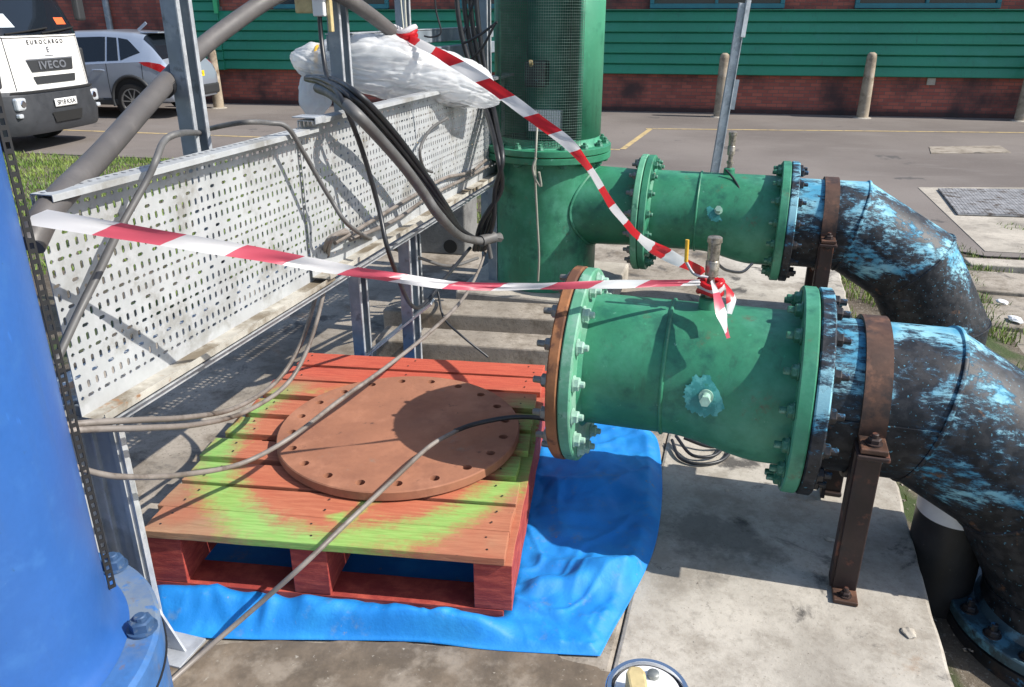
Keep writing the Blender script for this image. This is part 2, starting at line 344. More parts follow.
# ------------------------------------------------------------------ ground
PR, QB, PL, QF = .585, 5.55, -2.7, -4.0                   # slab edges in the site frame
def to_site(x, y): return x*CA-y*SA, x*SA+y*CA
def road_edge(x): return 10.05-.22*(x-1.2)
def sm(t): t = max(0, min(1, t)); return t*t*(3-2*t)
def gz(x, y):
    p, q = to_site(x, y); d = max(PL-p, p-PR, q-QB, QF-q, 0)
    return -.20 - .264*sm(d/1.7) + .012*noise.noise((x*1.3, y*1.3, 0))
g = MB()
xs = sorted(set([-900, -300, -100, -40] + [-20+.5*i for i in range(81)] + [40, 100, 300, 900])); ys = sorted(set([-900, -300, -80, -30] + [-10+.5*i for i in range(61)] + [40, 100, 300, 900]))
vs = [(x, y, gz(x, y)-(.06 if road_edge(x)+.6 < y or max(abs(x), abs(y)) > 20 else 0)) for y in ys for x in xs]; nx = len(xs)
g.faces(vs, [(j*nx+i, j*nx+i+1, (j+1)*nx+i+1, (j+1)*nx+i) for j in range(len(ys)-1) for i in range(nx-1)])
structure(g.build('ground', M['earth'], smooth=80))
g = MB(); RZ = -.45
pts = [(-60, road_edge(-60)), (60, road_edge(60))]
g.box((0, 0, 0), (120, 30, .02)); structure(g.build('road', M['asphalt'], loc=(0, road_edge(0), RZ-.01) + Vector((SB, CB, 0))*0 if False else Vector((1.2*0, road_edge(0), RZ-.01)) + Vector((math.sin(math.atan(.22)), math.cos(math.atan(.22)), 0))*15, rz=-math.atan(.22)))
def slab(name, p0, p1, q0, q1, z0, z1, mat, bevel=.012):
    o = MB().box(((0), 0, (z1-z0)/2), (p1-p0, q1-q0, z1-z0)).build(name, mat, loc=site((p0+p1)/2, (q0+q1)/2, z0), rz=-A, bevel=bevel); return o
JP = -.188
def worn_slab():
    c_ = ((JP+PR)/2, (QF+QB)/2); ed = []
    def side(a, b, n_):
        for k in range(n_):
            p_ = Vector(a).lerp(Vector(b), k/n_); w_ = .007*noise.noise((p_.x*7, p_.y*7, 1))+.006*noise.noise((p_.x*22, p_.y*22, 5)) - .02*max(0, noise.noise((p_.x*3, p_.y*3, 8))-.45)
            ed.append((p_.x-c_[0]+(w_ if abs(p_.x-PR) < .01 else w_*.2), p_.y-c_[1]+(w_ if abs(p_.y-QB) < .01 else 0)))
    side((JP+.0006, QF), (PR, QF), 8); side((PR, QF), (PR, QB), 260); side((PR, QB), (JP+.0006, QB), 30); side((JP+.0006, QB), (JP+.0006, QF), 200)
    return MB().prism(ed, (0, .45), 'z').build('concrete_slab', M['conc'], loc=site(*c_, -.45), rz=-A, bevel=.011)
structure(worn_slab())
structure(slab('concrete_slab', PL, JP-.0006, QF, QB, -.45, -.004, M['conc_old']))
structure(slab('concrete_slab', PL+.2, PR-.2, QF+.2, QB-.2, -.46, -.03, M['void'], 0))
# painted lines on the road
def strip(pts, wd, z):
    g = MB()
    for a, b in zip(pts, pts[1:]):
        a, b = Vector(a), Vector(b); d = (b-a).normalized(); n_ = Vector((-d.y, d.x))*wd/2
        g.faces([(*(a-n_), z), (*(b-n_), z), (*(b+n_), z), (*(a+n_), z)], [(0, 1, 2, 3)])
    return g
for pts in ([(-14, 15.7), (-7.8, 14.3), (-4.19, 13.45), (1.61, 12.15)], [(1.66, 12.2), (2.43, 14.42)], [(2.36, 14.47), (9.0, 13.95)], [(9.03, 13.92), (12, 12.9)]):
    g = strip(pts, .085, 0); structure(g.build('road_marking', M['yellow_line'], loc=(0, 0, RZ+.004)))
# concrete apron, drain grating, manhole on the right
def apron():
    a = [Wz(600, 176, RZ), Wz(1100, 176, RZ), Wz(1250, 268, RZ), Wz(985, 256, RZ), Wz(860, 232, RZ), Wz(600, 225, RZ)]
    structure(MB().prism([(p.x, p.y) for p in a], (-.006, .0025), 'z').build('road', M['asphalt'], loc=(0, 0, RZ)))
    a = [Wz(918, 188, RZ), Wz(1075, 188, RZ), Wz(1190, 262, RZ), Wz(985, 252, RZ)]
    o = MB().prism([(p.x, p.y) for p in a], (-.03, .008), 'z').build('pavement', M['conc_kerb'], loc=(0, 0, RZ)); structure(o)
    t = empty('drain_grating', (0, 0, RZ+.009)); tag(t, 'rectangular steel drain grating set in pale concrete beside the car park', 'drain grate')
    q = [Wz(938, 191, RZ), Wz(1045, 192, RZ), Wz(1085, 220, RZ), Wz(957, 216, RZ)]
    MB().prism([(p.x, p.y) for p in q], (0, .004), 'z').build('pit', M['void'], t)
    g = MB(); f = MB()
    def bl(s_, r_): return (q[0]*(1-s_)+q[1]*s_)*(1-r_) + (q[3]*(1-s_)+q[2]*s_)*r_
    for i in range(34):
        s_ = (i+.5)/34; a_, b_ = bl(s_, 0), bl(s_, 1); g.bar((a_.x, a_.y, .014), (b_.x, b_.y, .014), .03, .02)
    for j in range(9):
        r_ = j/8; a_, b_ = bl(0, r_), bl(1, r_); f.bar((a_.x, a_.y, .012), (b_.x, b_.y, .012), .035 if j in (0, 8) else .022, .012)
    g.build('bars', M['grating'], t); f.build('frame', M['grating'], t)
apron()
q = [Wz(929, 147, RZ), Wz(1000, 146, RZ), Wz(1011, 153, RZ), Wz(931, 154, RZ)]
g = MB().prism([(p.x, p.y) for p in q], (0, .008), 'z'); tag(g.build('manhole_cover', M['conc_old'], loc=(0, 0, RZ)), 'pale flat rectangular manhole cover in the asphalt beyond the drain grating', 'manhole cover')
# paving slabs on the right, sunk in grass
for k, (u, v, w_, d_, rz_) in enumerate([(1010, 258, .62, .20, -.2), (1045, 275, .9, .24, -.24), (998, 282, .6, .5, -.25), (1040, 300, .62, .5, -.2), (1015, 318, .6, .45, -.28), (1060, 340, .7, .6, -.22)]):
    p = Wz(u, v, -.36); g = MB().box((0, 0, 0), (w_, d_, .08)); o = g.build('paving_slab', M['conc_kerb'] if k < 2 else M['conc_old'], loc=(p.x, p.y, gz(p.x, p.y)+.015), rz=rz_, bevel=.01)
    tag(o, ['narrow pale kerb stone lying nearest the drain grating', 'long pale kerb stone beyond the rear blue elbow pipe', 'grey paving slab in grass touching the rear elbow pipe outline', 'grey paving slab behind the kerb stones at the picture edge', 'small grey paving slab with chips beside the rear elbow', 'large grey paving slab at the grass edge'][k], 'paving slab', 'paving slabs sunk in grass by the pipes')

# ------------------------------------------------------------------ grass
def grass():
    g = MB(); r = random.Random(3)
    n = N('grass_blades'); i_ = n.new('ShaderNodeObjectInfo')
    c = n.mix(n.ramp(n.noise(2.2, detail=6.), .35, .65), (.085, .165, .022), (.19, .26, .05)); c = n.mix(n.ramp(n.noise(30), .55, .7), c, (.22, .21, .07))
    mat = n.out(c, .6)
    def blade(x, y, h, wd):
        z = gz(x, y)-.005; a = r.random()*6.28; l = h*r.uniform(.2, .7); b = r.random()*6.28
        dx, dy = math.cos(a)*wd, math.sin(a)*wd; ex, ey = math.cos(b)*l, math.sin(b)*l
        g.faces([(x-dx, y-dy, z), (x+dx, y+dy, z), (x+ex*.4+dx*.7, y+ey*.4+dy*.7, z+h*.6), (x+ex*.4-dx*.7, y+ey*.4-dy*.7, z+h*.6), (x+ex, y+ey, z+h)], [(0, 1, 2, 3), (3, 2, 4)])
    def area(nb, x0, x1, y0, y1, h, wd, keep=lambda x, y: True):
        k = 0
        for _ in range(nb*4):
            if k >= nb: break
            x, y = r.uniform(x0, x1), r.uniform(y0, y1); p, q_ = to_site(x, y)
            if y > road_edge(x)-.05 + .12*noise.noise((x*2, 0, 0)) or (PL < p < PR+.03 and QF < q_ < QB+.03) or not keep(x, y): continue
            blade(x, y, h*r.uniform(.5, 1.2), wd); k += 1
    area(26000, -9, -2.2, 6.0, 12.6, .065, .006)
    area(9000, -2.4, 1.5, 4.7, 8.5, .09, .005)
    area(5000, 1.6, 3.2, 2.6, 6.4, .07, .004, lambda x, y: noise.noise((x*1.6, y*1.6, 3)) > -.15)
    area(900, .9, 2.6, .8, 5.6, .05, .003, lambda x, y: 0 < to_site(x, y)[0]-PR < .14 and noise.noise((x*5, y*5, 2)) > .05)
    area(4500, 2.8, 6.5, 4.0, 7.6, .06, .004, lambda x, y: noise.noise((x*1.5, y*1.5, 7)) > .02)
    return stuff(g.build('grass', mat))
grass()

# ------------------------------------------------------------------ brick building behind
bt = empty('brick_building', (0, 17.62, RZ), -B); tag(bt, 'long red brick building with a band of green horizontal cladding', 'building')
MB().box((0, 4, 2.5), (70, 8, 5.0)).build('wall', M['brick'], bt)
MB().box((0, 3.8, 5.06), (70.6, 9, .12)).build('roof', M['galv_grey'], bt)
CLX = -7.25
g = MB(); zb, zt = .745, 1.93; nb = 6; prof = []
for i in range(nb):
    z0 = zb+(zt-zb)*i/nb; z1 = zb+(zt-zb)*(i+1)/nb
    prof += [(-.115, z0), (-.125, z0+.012), (-.085, z1-.03), (-.06, z1-.004)]
poly = [(-.004, zb)] + prof + [(-.004, zt)]
g.prism(poly, (CLX+.85, 34), 'x'); g.build('cladding', M['clad'], bt)
g = MB(); prof = []
for i in range(12):
    z0 = zb-.02+.2*i; prof += [(-.15, z0), (-.16, z0+.012), (-.12, z0+.17), (-.10, z0+.196)]
g.prism([(-.004, zb-.02)]+prof+[(-.004, zb-.02+2.4)], (CLX, CLX+.845), 'x'); g.build('panel', M['clad'], bt)
MB().box((CLX+.84, -.175, 2.35), (.09, .02, .95)).build('trim_strip', M['clad_pale'], bt)
MB().box((.0+14, -.07, zt+.012), (40, .14, .018)).build('flashing', M['clad'], bt)
for xc in (-3.87, .2, 4.04, 7.87, 11.8, 15.7):
    f = MB(); wd = 2.55; z0 = 1.965
    for (cx, cz, sx, sz) in ((0, .045, wd, .09), (0, 1.255, wd, .09), (-wd/2+.04, .65, .08, 1.12), (wd/2-.04, .65, .08, 1.12), (0, .65, .06, 1.12)):
        f.box((xc+cx, -.02, z0+cz), (sx, .10, sz))
    fo = f.build('window', M['teal_frame'], bt, bevel=.008)
    MB().box((xc, .0, z0+.65), (wd-.16, .03, 1.12)).build('pane', M['window_glass'], fo)
MB().box((8.2, -.03, .665), (.15, .04, .13)).build('vent', M['conc_kerb'], bt, bevel=.006)
MB().box((-6.5, -.02, 1.95), (.3, .03, .12)).build('vent', M['conc_dark'], bt)
g = MB().tube([(-9.05, -.09, .1), (-9.05, -.09, 5)], .07, 12, raw=True); g.build('downpipe', M['galv_grey'], bt, smooth=40)
# ------------------------------------------------------------------ bollards
def bollard(u, v, h, label, lean=0.):
    p = Wz(u, v, RZ); g = MB()
    g.lathe([(0, .108), (.1, .110), (h*.5, .102), (h-.09, .09), (h-.03, .08), (h, .04)], seg=20)
    o = g.build('bollard', M['bollard'], loc=p, smooth=50); o.rotation_euler = (0, lean, 0)
    MB().lathe([(0, .17), (.012, .16), (.02, .10)], seg=16).build('footing', M['conc_kerb'], o)
    return tag(o, label, 'bollard', 'concrete bollards in front of the brick building')
bollard(219, 108, 1.2, 'concrete bollard standing beside the tail of the silver car')
bollard(719, 117, 1.18, 'concrete bollard half hidden behind the leaning steel strut')
bollard(862, 118, 1.2, 'concrete bollard standing alone in front of green cladding, well clear of other things')
bollard(1020, 121, 1.2, 'concrete bollard cut by the photo edge, rightmost of the bollards')

# ------------------------------------------------------------------ writing helper
def text_mesh(txt, size, bold=0., spacing=1.):
    cu = bpy.data.curves.new('text', 'FONT'); cu.body = txt; cu.size = size; cu.align_x = 'CENTER'; cu.align_y = 'CENTER'; cu.offset = bold; cu.space_character = spacing; cu.extrude = 0
    o = bpy.data.objects.new('text', cu); COL.objects.link(o)
    dg = bpy.context.evaluated_depsgraph_get(); me = bpy.data.meshes.new_from_object(o.evaluated_get(dg)); bpy.data.objects.remove(o); return me
def text_on(name, txt, size, mat, parent, fn, bold=0., spacing=1.):
    me = text_mesh(txt, size, bold, spacing)
    for v in me.vertices: v.co = fn(v.co.x, v.co.y)
    me.materials.clear(); me.materials.append(mat)
    o = bpy.data.objects.new(name, me); COL.objects.link(o); o.parent = parent; return o

# ------------------------------------------------------------------ silver car
def car():
    p = Wz(137, 119, RZ); az = math.pi-B; sc = .95
    hd = Vector((math.cos(az), math.sin(az), 0)); lf = Vector((-hd.y, hd.x, 0))
    WX, HW = .95, .92
    t = empty('silver_car', p - hd*(WX*sc) - lf*(HW*sc), az, sc); tag(t, 'silver sport utility car with alloy wheels parked behind the white lorry', 'car')
    st = {  # x: (zbottom, zbelt, zroof, w_low, w_belt, w_roof)
        0.00: (.42, .66, .70, .66, .66, .60), .03: (.36, .78, .84, .80, .79, .70), .14: (.33, .95, 1.02, .87, .86, .74), .26: (.32, 1.04, 1.15, .90, .88, .72), .50: (.30, 1.08, 1.42, .915, .89, .64), .70: (.29, 1.08, 1.60, .92, .895, .60), .95: (.28, 1.07, 1.645, .92, .90, .61),
        1.6: (.26, 1.04, 1.675, .915, .905, .63), 2.3: (.26, 1.0, 1.66, .915, .90, .63), 2.8: (.26, .98, 1.58, .915, .90, .62), 3.3: (.26, .97, 1.20, .915, .89, .70), 3.55: (.27, .96, 1.06, .915, .88, .74), 4.1: (.29, .90, .97, .89, .85, .70), 4.45: (.33, .72, .82, .78, .75, .55), 4.55: (.40, .60, .66, .62, .60, .45)}
    kx = sorted(st); arr = np.array([st[k] for k in kx])
    def par(x): return [np.interp(x, kx, arr[:, i]) for i in range(6)]
    def S(x, v, off=0.):
        zb, zl, zr, wl, wb, wr = par(x)
        cp = [(0, zb), (wl*.86, zb), (wl*.97, zb+.10), (wl, zb+(zl-zb)*.55), (wb, zl), (wb-.012, zl+.012), (wr+.05, zr-.10*(zr-zl)/.6-.012), (wr-.05, zr-.02), (wr*.5, zr-.003), (0, zr)]
        f = v*(len(cp)-1); i = min(int(f), len(cp)-2); k = f-i
        P = [cp[max(i-1, 0)], cp[i], cp[i+1], cp[min(i+2, len(cp)-1)]]
        q = []
        for d in (0, 1):
            a, b, c, e = [pp[d] for pp in P]; lin = b+(c-b)*k; cr = .5*(2*b+(c-a)*k+(2*a-5*b+4*c-e)*k*k+(3*b-3*c+e-a)*k**3); q.append(.5*lin+.5*cr)
        ln = math.hypot(q[0], q[1]-.9) or 1
        return Vector((x, q[0]+off*q[0]/ln, q[1]+off*(q[1]-.9)/ln))
    xs = sorted(set(list(np.linspace(0, 4.55, 70)) + kx)); nv = 36
    g = MB()
    rows = []
    for x in xs:
        half = [S(x, j/nv) for j in range(nv+1)]
        rows.append(half + [Vector((q.x, -q.y, q.z)) for q in half[-2:0:-1]])
    n = len(rows[0]); vs = [q for r_ in rows for q in r_]
    g.faces(vs, [(j*n+i, j*n+(i+1) % n, (j+1)*n+(i+1) % n, (j+1)*n+i) for j in range(len(rows)-1) for i in range(n)] + [tuple(range(n)), tuple((len(rows)-1)*n+i for i in range(n))])
    body = g.build('body', M['car_paint'], t, smooth=38)
    def patch(name, mat, poly, sides=(1, -1), off=.006, parent=t, res=8):       # poly: 4 corners (x, v)
        o = None
        for s_ in sides:
            g = MB()
            def f(a, b):
                x = (poly[0][0]*(1-a)+poly[1][0]*a)*(1-b)+(poly[3][0]*(1-a)+poly[2][0]*a)*b; v = (poly[0][1]*(1-a)+poly[1][1]*a)*(1-b)+(poly[3][1]*(1-a)+poly[2][1]*a)*b
                q_ = S(x, v, off); return Vector((q_.x, q_.y*s_, q_.z))
            g.grid(f, res, res); o = g.build(name, mat, parent, smooth=60)
        return o
    for x_ in (1.43, 2.46, .66):
        patch('door_gap', M['void'], [(x_, 2.2/9), (x_+.012, 2.2/9), (x_+.012, 4.3/9), (x_, 4.3/9)], (1, -1), .003)
    V5, V6 = 5/9+.012, 6/9
    patch('window', M['car_glass'], [(.72, V5+.035), (1.12, V5), (1.22, V6-.005), (1.02, V6-.012)])
    patch('window', M['car_glass'], [(1.17, V5), (1.42, V5), (1.46, V6-.003), (1.26, V6-.005)])
    patch('window', M['car_glass'], [(1.46, V5), (2.42, V5), (2.36, V6-.003), (1.50, V6-.003)])
    patch('window', M['car_glass'], [(2.50, V5), (3.12, V5+.01), (2.72, V6-.006), (2.44, V6-.003)])
    g = MB().grid(lambda a, b: S(.27+.42*b, 1-.33*abs(2*a-1)*(1-.0*b), .006) if a <= .5 else (lambda q_: Vector((q_.x, -q_.y, q_.z)))(S(.27+.42*b, 1-.33*abs(2*a-1), .006)), 16, 8)
    g.build('rear_window', M['car_glass'], t, smooth=60)
    for s_ in (1, -1):
        patch('tail_light', M['tail_red'], [(.05, 4/9-.07), (.62, 4/9-.02), (.72, 4/9+.006), (.14, 5/9+.02)], (s_,), .014)
    MB().box((.25, 0, 1.655), (.40, 1.05, .03)).build('spoiler', M['car_paint'], t, bevel=.012).location = (.38, 0, -.03)
    g = MB(); g.bar((1.2, 0, 1.66), (1.0, 0, 1.80), .025, .05); g.build('antenna', M['car_paint'], t)
    g = MB(); g.box((.04, 0, .50), (.12, 1.55, .22)); g.build('bumper', M['car_plastic'], t, bevel=.04)
    g = MB(); g.box((2.2, 0, .33), (2.0, 1.86, .13)); g.build('sill', M['car_plastic'], t, bevel=.03)
    pl = MB().box((.02, 0, .82), (.02, .52, .11)).build('number_plate', M['plate_yellow'], t)
    text_on('number', 'SF61 KXA', .095, M['ink'], pl, lambda x, y: Vector((.008, -x, .82+y)), 0, 1)
    for x, s_ in ((WX, 1), (WX, -1), (3.63, 1), (3.63, -1)):
        a = MB(); a.lathe([(0, .415), (.004, .415)], 'y', 40, (x, s_*.918, .385)); a.build('wheel_arch', M['void'], t)
        ar = MB(); pr = []
        for k in range(25):
            th = R(-18)+R(216)*k/24; pr.append(Vector((x+.44*math.cos(th), s_*.922, .385+.44*math.sin(th))))
        ar.tube(pr, .035, 8, raw=True); ar.build('arch_trim', M['car_plastic'], t, smooth=60)
        wh = MB(); wh.lathe([(-.12, .25), (-.11, .33), (-.09, .345), (.06, .345), (.085, .33), (.09, .26), (.07, .245)], 'y', 40, (x, s_*.86, .345)); wo = wh.build('wheel', M['tyre'], t, smooth=40)
        rim = MB(); Y_ = s_*.935
        rim.lathe([(Y_-.02*s_, .245), (Y_, .25), (Y_, .225), (Y_-.03*s_, .215)], 'y', 40, (x, 0, .345), close=False)
        for k in range(10):
            th = 2*math.pi*k/10; rim.bar((x+.04*math.cos(th), Y_-.012*s_, .345+.04*math.sin(th)), (x+.225*math.cos(th), Y_-.012*s_, .345+.225*math.sin(th)), .02, .035, (0, 1, 0))
        rim.lathe([(Y_-.02*s_, .06), (Y_+.002*s_, .055)], 'y', 20, (x, 0, .345)); rim.build('rim', M['alloy'], wo, smooth=40)
    for s_ in (1, -1):
        g = MB(); g.tube([(1.5, s_*.925, .93), (1.58, s_*.945, .935), (1.68, s_*.945, .935), (1.74, s_*.925, .93)], .014, 8); g.build('handle', M['car_paint'], t, smooth=60)
        g = MB(); g.lathe([(0, .02), (.02, .10), (.12, .10), (.15, .06)], 'x', 16, (2.95, s_*1.02, 1.02)); g.build('wing_mirror', M['car_paint'], t, smooth=50)
        patch('headlight', M['lamp_clear'], [(4.0, 4/9-.03), (4.38, 4/9-.02), (4.36, 4/9+.04), (4.1, 4/9+.03)], (s_,), .01)
car()

# ------------------------------------------------------------------ white lorry
def lorry():
    c0 = ray(61, 101)*12.0 + Vector((0, 0, H)); az = -B; sc = .87
    t = empty('white_lorry', (c0.x, c0.y, RZ), az, sc); tag(t, 'white lorry with grey bumper parked facing right beyond the grass', 'lorry')
    def f0(z): return float(np.interp(z, [.3, .95, 1.85, 1.95, 2.65, 2.8], [.0, .0, -.08, -.12, -.42, -.6]))
    def FX(y, z, off=0.): k = abs(y)/1.06; return f0(z) - .05*k**2 - .16*k**6 + off
    g = MB(); ny = 30; zs = [.98, 1.2, 1.5, 1.83, 1.9, 2.2, 2.5, 2.68, 2.78]; vs = []; 
    for z in zs:
        hw = 1.06 - max(0, z-1.9)*.10
        row = [Vector((FX(-1.06+2.12*i/ny, z), (-1+2*i/ny)*hw, z)) for i in range(ny+1)] + [Vector((-1.75, hw, z)), Vector((-1.75, -hw, z))]
        vs += row
    n = ny+3
    g.faces(vs, [(j*n+i, j*n+(i+1) % n, (j+1)*n+(i+1) % n, (j+1)*n+i) for j in range(len(zs)-1) for i in range(n)] + [tuple(range(n)), tuple((len(zs)-1)*n+i for i in range(n))])
    g.build('cab', M['lorry_white'], t, smooth=30)
    def patch(name, mat, y0, y1, z0, z1, off=.012, parent=t, tin=0., bot=0., nx_=16, nz_=6, thick=0.):
        g = MB()
        def f(a, b):
            s_ = 1-tin*b-bot*(1-b); ym = (y0+y1)/2; y = ym+(y0+(y1-y0)*a-ym)*s_; z = z0+(z1-z0)*b
            return Vector((FX(y, z, off), y*(1-max(0, z-1.9)*.10/1.06), z))
        g.grid(f, nx_, nz_); return g.build(name, mat, parent, smooth=60, solid=thick)
    patch('windscreen', M['car_glass'], -.98, .98, 1.84, 2.62, .014, tin=.02)
    for k, (y0, y1) in enumerate(((-.8, .1), (-.05, .85))):
        g = MB(); g.tube([(FX(y0, 1.92, .05), y0, 1.86), (FX((y0+y1)/2, 1.90, .05), (y0+y1)/2, 1.90), (FX(y1, 1.94, .05), y1, 1.94)], .014, 6); g.build('wiper', M['void'], t)
    patch('dashboard_cloth', M['orange'], .45, .72, 1.99, 2.10, .017); patch('dashboard_paper', M['paper'], -.92, -.55, 1.96, 2.16, .017, tin=.5)
    patch('grille', M['car_plastic'], -.55, .55, 1.27, 1.45, .016, bot=.10); patch('grille', M['car_plastic'], -.50, .52, 1.08, 1.20, .016, bot=.08)
    patch('grille_trim', M['silver_letter'], -.56, .56, 1.452, 1.472, .018)
    text_on('lettering', 'EUROCARGO', .094, M['ink'], t, lambda x, y: Vector((FX(x, 1.725+y, .008), x, 1.725+y)), .003, 1.75)
    text_on('lettering', 'IVECO', .165, M['silver_letter'], t, lambda x, y: Vector((FX(x, 1.36+y, .028), x*1.25, 1.36+y)), .006, 1.15)
    text_on('emblem', 'E', .12, M['silver_letter'], t, lambda x, y: Vector((FX(x, 1.6+y, .008), x, 1.60+y)), .004, 1)
    g = MB()
    g.grid(lambda a, b: Vector((FX(-.1+.2*a, 1.50+.02*b, .008), -.1+.2*a, 1.505+.012*b)), 4, 1); g.build('model_badge', M['silver_letter'], t)
    for y_ in (-.86, .86):
        patch('panel_gap', M['void'], y_-.006, y_+.006, 1.0, 1.82, .006)
    patch('panel_gap', M['void'], -.95, .95, 1.795, 1.806, .007)
    # bumper
    g = MB(); vs = []; zs = [.30, .36, .55, .75, .93, .99]; offs = [.02, .06, .09, .07, .05, .0]
    for z, of in zip(zs, offs):
        vs += [Vector((FX(-1.1+2.2*i/ny, .95, of), (-1+2*i/ny)*1.12, z)) for i in range(ny+1)] + [Vector((-.75, 1.12, z)), Vector((-.75, -1.12, z))]
    g.faces(vs, [(j*n+i, j*n+(i+1) % n, (j+1)*n+(i+1) % n, (j+1)*n+i) for j in range(len(zs)-1) for i in range(n)] + [tuple(range(n)), tuple((len(zs)-1)*n+i for i in range(n))])
    bp = g.build('bumper', M['lorry_grey'], t, smooth=25)
    patch('bumper_opening', M['void'], -.38, .38, .46, .62, .105, bot=.15)
    patch('step_line', M['void'], -1.0, 1.0, .955, .985, .065)
    pl = patch('number_plate', M['plate_white'], -.27, .27, .70, .83, .10, thick=.01)
    text_on('number', 'SP18 KXA', .11, M['ink'], pl, lambda x, y: Vector((FX(x, .765, .112), x, .765+y)), .001, .95)
    for s_ in (1, -1):
        hl = MB().box((FX(.9, .95, .05), s_*.90, .80), (.10, .22, .20)).build('headlight', M['lamp_clear'], t, bevel=.03)
        MB().lathe([(.05, .06), (.062, .05)], 'x', 16, (FX(.9, .95, .05), s_*.88, .80)).build('bulb', M['chrome'], hl)
        MB().box((FX(.9, .95, .065), s_*.97, .62), (.08, .10, .07)).build('fog_light', M['lamp_clear'], t, bevel=.02)
        g = MB().box((-.24, s_*1.03, 1.32), (.10, .10, .55)); g.build('air_deflector', M['car_plastic'], t, bevel=.03)
        g = MB().box((-.28, s_*1.28, 2.25), (.12, .20, .42)); mo = g.build('wing_mirror', M['car_plastic'], t, bevel=.04)
        g = MB().tube([(-.5, s_*1.03, 2.45), (-.3, s_*1.2, 2.52), (-.28, s_*1.26, 2.4)], .02, 8); g.build('mirror_arm', M['car_plastic'], mo)
        g = MB().box((-.95, s_*1.05, 2.2), (.85, .02, .55)); g.build('side_window', M['car_glass'], t)
        for x in (-1.2, -4.6):
            wh = MB().lathe([(-.14, .28), (-.13, .44), (-.1, .46), (.1, .46), (.13, .44), (.14, .28)], 'y', 32, (x, s_*.9, .46)).build('wheel', M['tyre'], t, smooth=40)
            MB().lathe([(s_*.11, .27), (s_*.135, .2), (s_*.15, .08)], 'y', 24, (x, s_*.9, .46)).build('rim', M['alloy'], wh, smooth=40)
    MB().box((-3.6, 0, .72), (6, .8, .25)).build('chassis', M['void'], t)
    MB().box((-4.4, 0, 2.1), (4.9, 2.4, 2.4)).build('cargo_box', M['lorry_white'], t, bevel=.03)
lorry()

# ------------------------------------------------------------------ flanges and pipes
def flange_bolts(parent, x, rb, n, mat, r=.02, stud=.03, back=.08, flip=False, phase=.5, z0=0.):
    for k in range(n):
        a = 2*math.pi*(k+phase)/n
        m = Matrix.Translation((x, rb*math.cos(a), z0+rb*math.sin(a))) @ Matrix.Rotation(R(-90 if flip else 90), 4, 'Y') @ Matrix.Rotation(rnd.random()*1.0, 4, 'Z')
        if k == 0: proto = hexbolt('bolt', mat, parent, m, r, .016, stud, back)
        else:
            c = proto.copy(); COL.objects.link(c); c.parent = parent; c.matrix_local = m
FR, RB = .290, .255
def disc(x0, x1, r, seg=72, hole=None): return MB().lathe([(x0, r-.004), (x0+.004, r), (x1-.004, r), (x1, r-.004)], 'x', seg)
def boss(parent, x, ang, r, rad, size=.055, seed=1):
    """touched-up paint patch and a pipe nipple on the barrel at angle ang from the top towards the camera"""
    g = MB(); rr = random.Random(seed); K = 96; edge = [size*(.92+.20*noise.noise((math.cos(2*math.pi*k/96)*2.2, math.sin(2*math.pi*k/96)*2.2, seed))+.16*(rr.random()-.5)) for k in range(K)]
    def pt(dx, da, off): a = ang + da/rad; return Vector((x+dx, -(rad+off)*math.sin(a), (rad+off)*math.cos(a)))
    vs = [pt(0, 0, .003)]
    for q_ in (.5, 1.): vs += [pt(edge[k]*q_*math.cos(2*math.pi*k/K), edge[k]*q_*math.sin(2*math.pi*k/K), .003) for k in range(K)]
    g.faces(vs, [(0, 1+k, 1+(k+1) % K) for k in range(K)] + [(1+k, 1+K+k, 1+K+(k+1) % K, 1+(k+1) % K) for k in range(K)])
    b = g.build('boss', M['teal'], parent, smooth=80)
    nrm = Vector((0, -math.sin(ang), math.cos(ang))); base = Vector((x, 0, 0)) + nrm*(rad)
    n_ = MB(); n_.cyl(base, base+nrm*.01, .019, 20); n_.cyl(base+nrm*.01, base+nrm*.045, .0125, 16); n_.cyl(base+nrm*.045, base+nrm*.062, .0145, 6); n_.build('nipple', M['nipple'], b, smooth=40)
